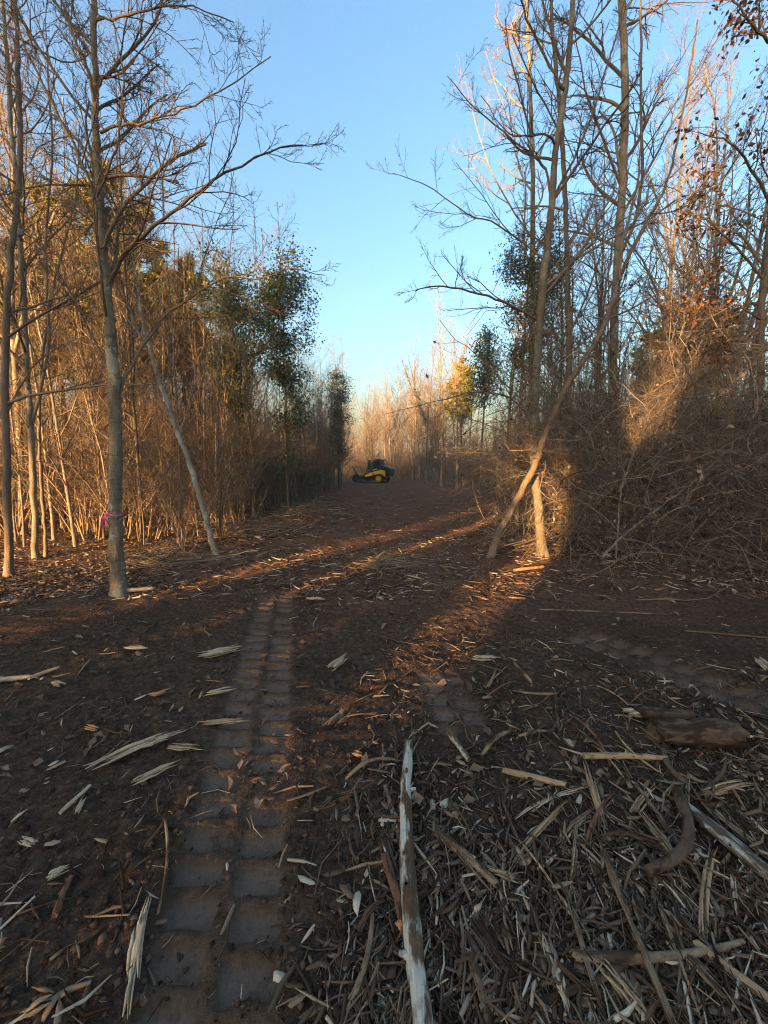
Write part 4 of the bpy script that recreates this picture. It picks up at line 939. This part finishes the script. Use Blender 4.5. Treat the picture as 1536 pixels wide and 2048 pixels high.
LOGS = [
 ('long pole-like log with peeling white bark running out of the bottom edge', (853, 2120), (816, 1500), 31, M_whitelog, 'log', 'log', 'log', .028, 0, 1, .8, 5, .86),
 ('grey lichen-covered log reaching in from the right edge', (1640, 1870), (1378, 1630), 32, M_bluelog, 'log', 'log', 'log', 0, 0, 2, .8, 2, .8),
 ('short thick muddy log with brown cut end', (1318, 1490), (1465, 1494), 50, M_darkstick, 'log', 'log', 'log', 0, 0, 3, .5, 1, 1.05),
 ('dark log with torn white end above the short thick log', (1275, 1439), (1378, 1450), 24, M_darkstick, 'log', 'log', 'log', 0, 0, 4, .5, 0, .9),
 ('white torn wood at the end of the dark log', (1246, 1436), (1292, 1442), 24, M_white, 'wood_splinter', 'splinter', 'spl', 0, 4, 5),
 ('longest bleached splintered slab on the soil left of the track prints', (165, 1556), (372, 1468), 27, M_white, 'wood_splinter', 'splinter', 'spl', .04, 5, 6),
 ('short brown splinter touching the longest bleached slab', (330, 1498), (408, 1502), 18, M_tan, 'wood_splinter', 'splinter', 'spl', 0, 4, 7),
 ('bleached splinter lying just below the longest bleached slab', (260, 1578), (362, 1528), 17, M_white, 'wood_splinter', 'splinter', 'spl', .02, 4, 8),
 ('tan splintered stick level with the track prints', (385, 1450), (500, 1443), 13, M_tan, 'wood_splinter', 'splinter', 'spl', 0, 3, 9),
 ('small white forked splinter beside the track prints', (408, 1396), (474, 1378), 12, M_white, 'wood_splinter', 'splinter', 'spl', 0, 4, 10),
 ('large white shredded chunk left of the track prints', (395, 1325), (492, 1300), 22, M_white, 'wood_splinter', 'splinter', 'spl', 0, 6, 11),
 ('white chunk standing right of the track prints', (660, 1342), (696, 1312), 19, M_white, 'wood_splinter', 'splinter', 'spl', 0, 4, 12),
 ('flat pale slab with yellow end in mid trail', (942, 1321), (1004, 1323), 13, M_white, 'wood_splinter', 'splinter', 'spl', 0, 3, 13),
 ('pale slab farthest up the trail centre', (610, 1200), (652, 1202), 9, M_white, 'wood_splinter', 'splinter', 'spl', 0, 3, 14),
 ('short stick with white bark above the long white log', (900, 1464), (936, 1524), 14, M_whitelog, 'stick', 'stick', 'log', 0, 0, 15),
 ('brown split stick of a close pair in mid trail, upper one', (648, 1455), (694, 1412), 9, M_tan, 'wood_splinter', 'splinter', 'spl', 0, 3, 16),
 ('grey split stick of a close pair in mid trail, lower one', (664, 1456), (704, 1419), 13, M_stick, 'wood_splinter', 'splinter', 'spl', 0, 3, 17),
 ('pale knobbly stick ending at the curved root', (1168, 1518), (1332, 1534), 13, M_tan, 'stick', 'stick', 'log', .02, 0, 18, .6, 3),
 ('pale yellowish stick with reddish end in the mulch', (1010, 1550), (1128, 1578), 13, M_tan, 'stick', 'stick', 'log', 0, 0, 19, .6, 1),
 ('long thin tan stick crossing the right mulch lengthwise', (1272, 1586), (1440, 1836), 11, M_stick, 'stick', 'stick', 'log', .02, 0, 20, .8, 2),
 ('curved dark root beside the grey lichen log', (1350, 1600), (1296, 1770), 22, M_darkstick, 'root', 'root', 'log', .16, 0, 21, .5, 1),
 ('dark bent root arching below the short thick log', (1330, 1512), (1382, 1586), 13, M_darkstick, 'root', 'root', 'log', -.18, 0, 22, .5, 0),
 ('grey stick lying along the left side of the long white log', (770, 1580), (826, 1890), 11, M_stick, 'stick', 'stick', 'log', .03, 0, 23, .6, 2),
 ('white bark strip beside the long white log', (768, 1690), (800, 1790), 16, M_whitelog, 'bark_strip', 'bark', 'spl', 0, 4, 24),
 ('reddish stick with torn orange end left of the long log', (770, 1740), (804, 1890), 19, M_red, 'stick', 'stick', 'log', .04, 0, 25, .9, 0),
 ('torn orange wood at the foot of the reddish stick', (795, 1858), (812, 1892), 22, M_orange, 'wood_splinter', 'splinter', 'spl', 0, 4, 26),
 ('pale curved branch lying crosswise in the bottom right mulch', (1150, 1944), (1480, 1908), 22, M_stick, 'branch', 'branch', 'log', -.045, 0, 27, .6, 2, .5),
 ('broad pale split slab pointing to the bottom edge', (1180, 1938), (1310, 2090), 36, M_tan, 'wood_splinter', 'splinter', 'spl', .02, 6, 28),
 ('narrow whitish split slab left of the broad pale slab', (1084, 1905), (1140, 2060), 24, M_white, 'wood_splinter', 'splinter', 'spl', .02, 5, 29),
 ('grey hooked stick at the bottom edge right of the long log', (942, 1942), (978, 2075), 20, M_stick, 'stick', 'stick', 'log', .04, 0, 30, .6, 1),
 ('long upright pale splinter near the bottom left', (255, 2050), (302, 1800), 24, M_white, 'wood_splinter', 'splinter', 'spl', .03, 5, 31),
 ('bright white leaf-shaped splinter at left', (92, 1770), (142, 1734), 16, M_white, 'wood_splinter', 'splinter', 'spl', 0, 3, 32),
 ('small white chip of a left pair, nearer the left edge', (40, 1684), (72, 1702), 15, M_white, 'wood_chip', 'chip', 'spl', 0, 3, 33),
 ('small white chip of a left pair, with dark stem', (88, 1702), (124, 1684), 13, M_white, 'wood_chip', 'chip', 'spl', 0, 3, 34),
 ('thin pale stick below the bleached slabs, left one', (124, 1626), (180, 1578), 9, M_white, 'stick', 'stick', 'log', 0, 0, 35),
 ('thin pale stick below the bleached slabs, right one', (152, 1634), (172, 1596), 10, M_white, 'wood_splinter', 'splinter', 'spl', 0, 3, 36),
 ('thin pale stick reaching in from the left edge', (-30, 1372), (62, 1360), 11, M_white, 'stick', 'stick', 'log', 0, 0, 37, .7, 2),
 ('forked twig at the tip of the pale left-edge stick', (62, 1364), (118, 1346), 8, M_tan, 'stick', 'stick', 'log', .03, 0, 38),
 ('small pale sliver on the upper left soil', (248, 1306), (306, 1304), 9, M_white, 'wood_splinter', 'splinter', 'spl', 0, 3, 39),
 ('small white lump near the left edge', (104, 1372), (132, 1382), 11, M_white, 'wood_chip', 'chip', 'spl', 0, 3, 40),
 ('pale orange splinter above the longest bleached slab', (292, 1405), (344, 1388), 14, M_orange, 'wood_splinter', 'splinter', 'spl', 0, 4, 41),
 ('tiny bright orange chip on the left soil', (170, 1464), (198, 1470), 11, M_orange, 'wood_chip', 'chip', 'spl', 0, 3, 42),
 ('pale splinter cut by the right picture edge', (1512, 1326), (1540, 1356), 14, M_white, 'wood_splinter', 'splinter', 'spl', 0, 3, 43),
 ('rusty orange bit of wood in the mulch above the long log', (706, 1512), (728, 1520), 12, M_orange, 'wood_chip', 'chip', 'spl', 0, 3, 44),
 ('thick split branch in mid mulch, upper left of a pair', (882, 1690), (990, 1788), 20, M_stick, 'stick', 'stick', 'log', .02, 0, 45, .9, 2),
 ('orange-brown split piece touching the thick split branch', (966, 1758), (1044, 1780), 20, M_tan, 'wood_splinter', 'splinter', 'spl', 0, 4, 46),
 ('dark wide bark slab in the bottom mulch', (932, 1850), (1022, 1990), 36, M_darkstick, 'bark_slab', 'bark', 'spl', 0, 5, 47),
 ('thin reddish twig standing out at the bottom left of the long log', (738, 1870), (744, 2060), 7, M_red, 'stick', 'stick', 'log', 0, 0, 48),
 ('thin curved twig left of the track prints', (330, 1650), (316, 1838), 6, M_stick, 'stick', 'stick', 'log', .05, 0, 49),
 ('reddish split stick near the left edge', (112, 1840), (142, 1758), 13, M_red, 'stick', 'stick', 'log', 0, 0, 50),
 ('tan stick at the bottom left corner', (40, 2050), (106, 2012), 20, M_tan, 'wood_splinter', 'splinter', 'spl', 0, 4, 51),
 ('split grey stick right of the muddy patch', (1208, 1728), (1252, 1850), 17, M_stick, 'stick', 'stick', 'log', 0, 0, 52, .9, 1),
 ('tall split slab pair in the right mulch, pale one', (1270, 1800), (1300, 1950), 24, M_stick, 'wood_splinter', 'splinter', 'spl', 0, 5, 53),
 ('white shard near the right edge mulch', (1462, 1772), (1472, 1850), 10, M_white, 'wood_splinter', 'splinter', 'spl', 0, 3, 54),
 ('long pale stick running to the bottom right corner', (1400, 1922), (1600, 2080), 20, M_tan, 'stick', 'stick', 'log', 0, 0, 55, .8, 2),
 ('second long split stick near the bottom right corner', (1330, 1900), (1470, 2060), 24, M_stick, 'wood_splinter', 'splinter', 'spl', .02, 5, 56),
 ('thin reddish-brown stick across the dark soil at right', (1370, 1268), (1560, 1284), 4, M_red, 'stick', 'stick', 'log', .01, 0, 57),
 ('thin brown stick across the upper right soil', (1080, 1222), (1330, 1232), 3, M_stick, 'stick', 'stick', 'log', .01, 0, 58),
 ('pale broken branch under the flagged tree', (246, 1190), (306, 1184), 9, M_white, 'stick', 'stick', 'log', 0, 0, 59),
 ('pale shredded wood heap piece in trail centre, longest', (756, 1140), (818, 1118), 9, M_tan, 'wood_splinter', 'splinter', 'spl', 0, 4, 60),
 ('pale shredded wood heap piece in trail centre, lowest', (790, 1136), (816, 1140), 8, M_white, 'wood_splinter', 'splinter', 'spl', 0, 3, 61),
 ('pale branch on the brush edge near the leaning dead trunk', (330, 1128), (400, 1120), 7, M_tan, 'stick', 'stick', 'log', .03, 0, 62),
 ('grey branch lying before the leaning dead trunk', (470, 1072), (520, 1082), 6, M_bluelog, 'stick', 'stick', 'log', .05, 0, 63),
 ('pale stick at the foot of the twisted grey tree', (1030, 1142), (1084, 1136), 7, M_orange, 'stick', 'stick', 'log', 0, 0, 64),
]
for L_ in LOGS:
    keys = ('label', 'a', 'b', 'wpx', 'mat', 'name', 'cat', 'kind', 'bend', 'n', 'seed', 'jag', 'knots', 'taper')
    kw = dict(zip(keys, L_)); pxlog(**kw)

# alike sticks: one shared label per place where nothing tells them apart
SM = []
for i in range(22):
    L0 = rng.uniform(.14, .34)
    mt = [M_stick, M_darkstick, M_stick, M_tan, M_darkstick, M_red, M_stick, M_darkstick][i % 8]
    if i % 3 == 2: SM.append((splinter_mesh('stick', 900+i, L0, rng.uniform(.012, .024), 4, mt, rng.normal(0, .02)), L0, .008))
    else:
        r = rng.uniform(.004, .010); SM.append((log_mesh('stick', 900+i, L0, r, r*.75, rng.normal(0, .025), mt, 6, 8, .8, i % 2), L0, r*.7))
def strew(n, gen, label, group, smin, smax, head):
    k = 0
    while k < n:
        x, y = gen()
        if pads(np.array([x]), np.array([y]))[1][0] > .3: continue
        me, L0, r = SM[rng.integers(len(SM))]; s = rng.uniform(smin, smax); a = head(x, y); d = np.array([math.cos(a), math.sin(a)])*L0*s/2
        c = np.array([x, y]); o = lay(me, 'broken_stick', label, 'stick', c-d, c+d, r*s, group, rng.uniform(-.004, .016), rng.uniform(-.004, .016), rng.random()*6.28); o.scale = (s, s, s); k += 1
mul_head = lambda x, y: math.pi/2+rng.normal(0, .75)-.35
strew(150, lambda: (rng.uniform(-.15, 2.6), .75+2.1*rng.random()**1.2), 'broken stick strewn in the thick mulch of the right foreground', 'sticks in the right foreground mulch', .6, 1.5, mul_head)
strew(40, lambda: (rng.uniform(-3.2, -.45), rng.uniform(.9, 4)), 'broken stick lying on the bare soil around the track prints', 'sticks on the left soil', .35, 1.0, lambda x, y: rng.normal(.5, .8))
strew(85, lambda: (rng.uniform(-2.4, 3.6), rng.uniform(3.4, 9.5)), 'broken stick lying farther up the trail', 'sticks farther up the trail', .6, 1.5, lambda x, y: rng.random()*3.14)

SM_ALL = SM; SM = []
for i in range(7):
    L0 = rng.uniform(.26, .5); SM.append((splinter_mesh('split_stick', 950+i, L0, rng.uniform(.02, .04), 5, [M_tan, M_white, M_stick][i % 3], rng.normal(0, .02)), L0, .016))
strew(38, lambda: (rng.uniform(.45, 2.3), .72+1.0*rng.random()), 'pale split stick among the coarse sticks near the bottom right corner', 'pale split sticks at bottom right', .7, 1.25, lambda x, y: math.pi/2-.45+rng.normal(0, .35))
SM = SM_ALL

# brush heaps at the trail edge
def heap(label, c, n, rx, ry, h, rmin, rmax, mat, seed):
    rg = np.random.default_rng(seed); m = 7
    p = np.stack([rg.normal(0, rx*.45, n), rg.normal(0, ry*.45, n), rg.random(n)*h], 1); a = rg.normal(.25, .55, n)
    d = np.stack([np.cos(a), np.sin(a), rg.normal(0, .16, n)], 1); L = rg.uniform(.3, 1.1, n)[:, None]; pts = [p-d*L/2]; q = pts[0]; turn = rg.standard_normal((n, 3))*.06
    for j in range(m-1): d = norm(d+turn+rg.standard_normal((n, 3))*.07); q = q+d*L/(m-1); pts.append(q)
    P = np.stack(pts, 1); P[..., 2] = np.clip(P[..., 2], .0, h*1.2); R = rg.uniform(rmin, rmax, (n, 1))*np.linspace(1, .5, m)[None]
    t = thing('brush_heap', label, 'brush heap', (c[0], c[1], ground_z(c[0], c[1])))
    g = Geo(); v, qd = tubes(P, R, 4); g.add(v, qd, tone=np.repeat(np.clip(rg.normal(.42, .25, n), 0, 1), m*4)); o = obj('sticks', g.mesh('sticks', mat), t); o['kind'] = 'stuff'
    g = Geo(); P2, R2 = grow(rg, P, R, 3, .2, .7, .35, 4, up=.05, wig=.2, rf=.7, minr=.003); v, qd = tubes(P2, R2, 3); g.add(v, qd, tone=.4); o = obj('twigs', g.mesh('twigs', mat), t); o['kind'] = 'stuff'
heap('grey brush heap behind the leaning dead trunk', G(500, 1075), 110, 1.0, .5, .42, .004, .012, M_cane, 801)
heap('low brush heap at the foot of the flagged tree', G(330, 1135), 80, 1.0, .4, .22, .004, .010, M_cane, 802)
heap('shredded wood heap in the middle of the trail', G(790, 1135), 60, .5, .3, .10, .004, .011, M_cane, 803)
heap('broken brush spilling over the left trail edge farther on', G(615, 1035), 90, 1.2, 1.0, .35, .005, .014, M_cane, 804)
heap('low twigs between the twisted tree and the trail', G(1030, 1090), 60, .8, .5, .18, .004, .009, M_cane, 805)

# ---- uncountable mulch, crumbs of soil, fallen leaves
def sample_ground(n, y0, y1, wf, power, seed, xl=1.15):
    rg = np.random.default_rng(seed); out = []
    tot = 0
    while tot < n:
        k = n*3
        y = (y0**(1-power)+rg.random(k)*(y1**(1-power)-y0**(1-power)))**(1/(1-power)); x = rg.uniform(-1, 1, k)*(xl*y+.9)
        w = wf(x, y)*1.0
        keep = rg.random(k) < w; out.append(np.stack([x[keep], y[keep]], 1)); tot += keep.sum()
    return np.concatenate(out)[:n], rg
def mulch_w(x, y):
    p, body = pads(x, y)
    right = sstep(-.25, .15, x)*(1-sstep(2.2, 4.0, y))
    w = .10+.90*right+.25*sstep(3, 6, y)
    patch = sstep(.36, .6, fbm(x*.9, y*.9, 55, 3)); w = w*(.35+.65*patch)
    w = w*(1-.93*np.maximum(body*.75, p)); w = w*(1-.45*litter_amt(x, y))
    dark = sstep(1.6, 2.2, x)*sstep(2.6, 3.0, y)*(1-sstep(4.6, 5.2, y)); return np.clip(w*(1-.7*dark), 0, 1)
def chips(name, label, n, y0, y1, power, lmin, lmax, rmin, rmax, seed, white=.05, pile=.022):
    p, rg = sample_ground(n, y0, y1, mulch_w, power, seed)
    x, y = p[:, 0], p[:, 1]
    L = lmin*(lmax/lmin)**(rg.random(n)**1.6); R = (rmin+(rmax-rmin)*rg.random(n)**2)*np.clip(L/.05, .55, 1.6)
    a = np.where((x > -.2) & (y < 2.8), math.pi/2-.35+rg.normal(0, .8, n), rg.random(n)*math.pi)
    d = np.stack([np.cos(a), np.sin(a), rg.normal(0, .16, n)], 1); z = height(x, y)+R*.3+rg.random(n)**2*pile
    c = np.stack([x, y, z], 1); side = np.stack([-np.sin(a), np.cos(a), 0*a], 1); bend = side*(rg.normal(0, .09, n)*L)[:, None]
    P = np.stack([c-d*L[:, None]/2, c+bend, c+d*L[:, None]/2], 1); RR = R[:, None]*np.stack([rg.uniform(.25, .9, n), np.ones(n), rg.uniform(.15, .8, n)], 1)
    v, q = tubes(P, RR, 3)
    tone = np.clip(rg.normal(.35, .21, n), .02, .88); wh = rg.random(n) < white; tone[wh] = rg.uniform(.8, 1, wh.sum())
    g = Geo(); g.add(v, q, tone=np.repeat(tone, 9)); obj(name, g.mesh(name, M_chip, False), kind='stuff', label=label)
chips('mulch', 'fine shredded wood mulch spread over the near earth', 30000, .62, 4.8, 1.7, .012, .07, .0009, .0030, 811, .05, .012)
chips('mulch', 'coarse broken sticks matted over the near earth', 12500, .62, 5.2, 1.6, .05, .22, .0016, .0062, 813, .05, .03)
chips('mulch', 'shredded wood strewn along the farther trail', 13000, 4.4, 36, 1.7, .05, .30, .003, .009, 812, .10, .03)
# flat flakes of bark and split wood
p, rg = sample_ground(7500, .62, 6.5, mulch_w, 1.6, 815); n = len(p); a = np.where((p[:, 0] > -.2) & (p[:, 1] < 2.8), math.pi/2-.35+rg.normal(0, .8, n), rg.random(n)*6.28)
L = (.018+.075*rg.random(n)**2.2)[:, None]; w_ = L*rg.uniform(.14, .42, (n, 1)); th = .0035
dd = np.stack([np.cos(a), np.sin(a), rg.normal(0, .18, n)], 1); ss = np.stack([-np.sin(a), np.cos(a), rg.normal(0, .22, n)], 1)
C = np.stack([p[:, 0], p[:, 1], height(p[:, 0], p[:, 1])+.003+.02*rg.random(n)**2], 1); jj = lambda lo=.5, hi=1.2: rg.uniform(lo, hi, (n, 1))
out = [C-dd*L*.5*jj()+ss*w_*.3*jj(-1, 1), C-dd*L*.2*jj()+ss*w_*.5*jj(), C+dd*L*.35*jj()+ss*w_*.5*jj(), C+dd*L*.6*jj()+ss*w_*.3*jj(-1, 1), C+dd*L*.25*jj()-ss*w_*.5*jj(), C-dd*L*.3*jj()-ss*w_*.5*jj()]
V = np.stack(out+[o_-np.array([0, 0, th]) for o_ in out], 1).reshape(-1, 3); i = np.arange(n)[:, None]*12
Tt = np.concatenate([i+np.array([k]) for k in ([0, 2, 1], [0, 3, 2], [0, 4, 3], [0, 5, 4])]); Qs = np.concatenate([i+np.array([[k, (k+1) % 6, 6+(k+1) % 6, 6+k]]) for k in range(6)])
g = Geo(); tn = np.clip(rg.normal(.42, .2, n), .02, .9); wh = rg.random(n) < .07; tn[wh] = rg.uniform(.8, 1, wh.sum()); g.add(V, Qs, Tt, np.repeat(tn, 12)); obj('bark_flakes', g.mesh('bark_flakes', M_chip, False), kind='stuff', label='flat flakes of bark and split wood lying in the mulch')
def leaf_w(x, y): return np.clip(litter_amt(x, y)-.25, 0, 1)+.006
p, rg = sample_ground(30000, 1.6, 24, leaf_w, 1.7, 821, 1.3)
g = Geo(); C = np.stack([p[:, 0], p[:, 1], height(p[:, 0], p[:, 1])+.004+rg.random(len(p))**2*.035], 1)
n = len(C); a = rg.random(n)*6.28; s = rg.uniform(.035, .10, n)[:, None]
d = np.stack([np.cos(a), np.sin(a), rg.normal(0, .3, n)], 1); u = np.stack([-np.sin(a), np.cos(a), rg.normal(0, .3, n)], 1); up = np.array([0, 0, 1.])
j_ = lambda: rg.random((n, 1))
V = np.stack([C-d*s*.5, C-d*s*.15*j_()+u*s*.34*j_()+up*s*.3*j_(), C+d*s*.25*j_()+u*s*.30*j_()+up*s*.3*j_(), C+d*s*.5+up*s*.2*j_(), C+d*s*.2*j_()-u*s*.32*j_()+up*s*.3*j_(), C-d*s*.2*j_()-u*s*.34*j_()+up*s*.3*j_()], 1).reshape(-1, 3); i = np.arange(n)[:, None]*6
g.add(V, None, np.concatenate([i+np.array([k]) for k in ([0, 3, 1], [1, 3, 2], [0, 5, 3], [5, 4, 3])]), np.repeat(np.clip(rg.normal(.45, .22, n), 0, 1), 6))
obj('leaf_litter', g.mesh('leaf_litter', M_leaf, False), kind='stuff', label='brown fallen leaves carpeting the wood floor beside the trail')
def clod_w(x, y): p, body = pads(x, y); return np.clip((.5-.2*body)*(1-p)*(1-.8*litter_amt(x, y)), 0, 1)
p, rg = sample_ground(11000, .62, 7, clod_w, 1.5, 831); n = len(p)
oc = np.array([[1, 0, 0], [-1, 0, 0], [0, 1, 0], [0, -1, 0], [0, 0, 1], [0, 0, -1.]]); of = np.array([[0, 2, 4], [2, 1, 4], [1, 3, 4], [3, 0, 4], [2, 0, 5], [1, 2, 5], [3, 1, 5], [0, 3, 5]])
s = (.004+.016*rg.random(n)**3)[:, None, None]
V = (oc[None]*rg.uniform(.55, 1.35, (n, 6, 1))*s*np.array([1, 1, .7])+np.stack([p[:, 0], p[:, 1], height(p[:, 0], p[:, 1])+.002], 1)[:, None])
g = Geo(); g.add(V.reshape(-1, 3), None, (of[None]+np.arange(n)[:, None, None]*6).reshape(-1, 3), np.repeat(rg.random(n), 6)); obj('soil_crumbs', g.mesh('soil_crumbs', M_clod), kind='stuff', label='crumbs of dark soil scattered over the earth')


# ------------------------------------------------------------------ thin evening haze
hm = bpy.data.materials.new('haze'); hm.use_nodes = True; hn = hm.node_tree
for n_ in list(hn.nodes):
    if n_.type == 'BSDF_PRINCIPLED': hn.nodes.remove(n_)
pv = hn.nodes.new('ShaderNodeVolumePrincipled'); pv.inputs['Density'].default_value = 0.0011; pv.inputs['Color'].default_value = (.82, .88, .95, 1); pv.inputs['Anisotropy'].default_value = .2
hn.links.new(pv.outputs[0], hn.nodes['Material Output'].inputs['Volume'])
hz = obj('haze', box(-460, 460, -240, 640, -1.6, 27, hm, 'haze'), kind='stuff', label='thin pale haze hanging in the wood')
SC.cycles.volume_bounces = 0; SC.cycles.volume_step_rate = 4
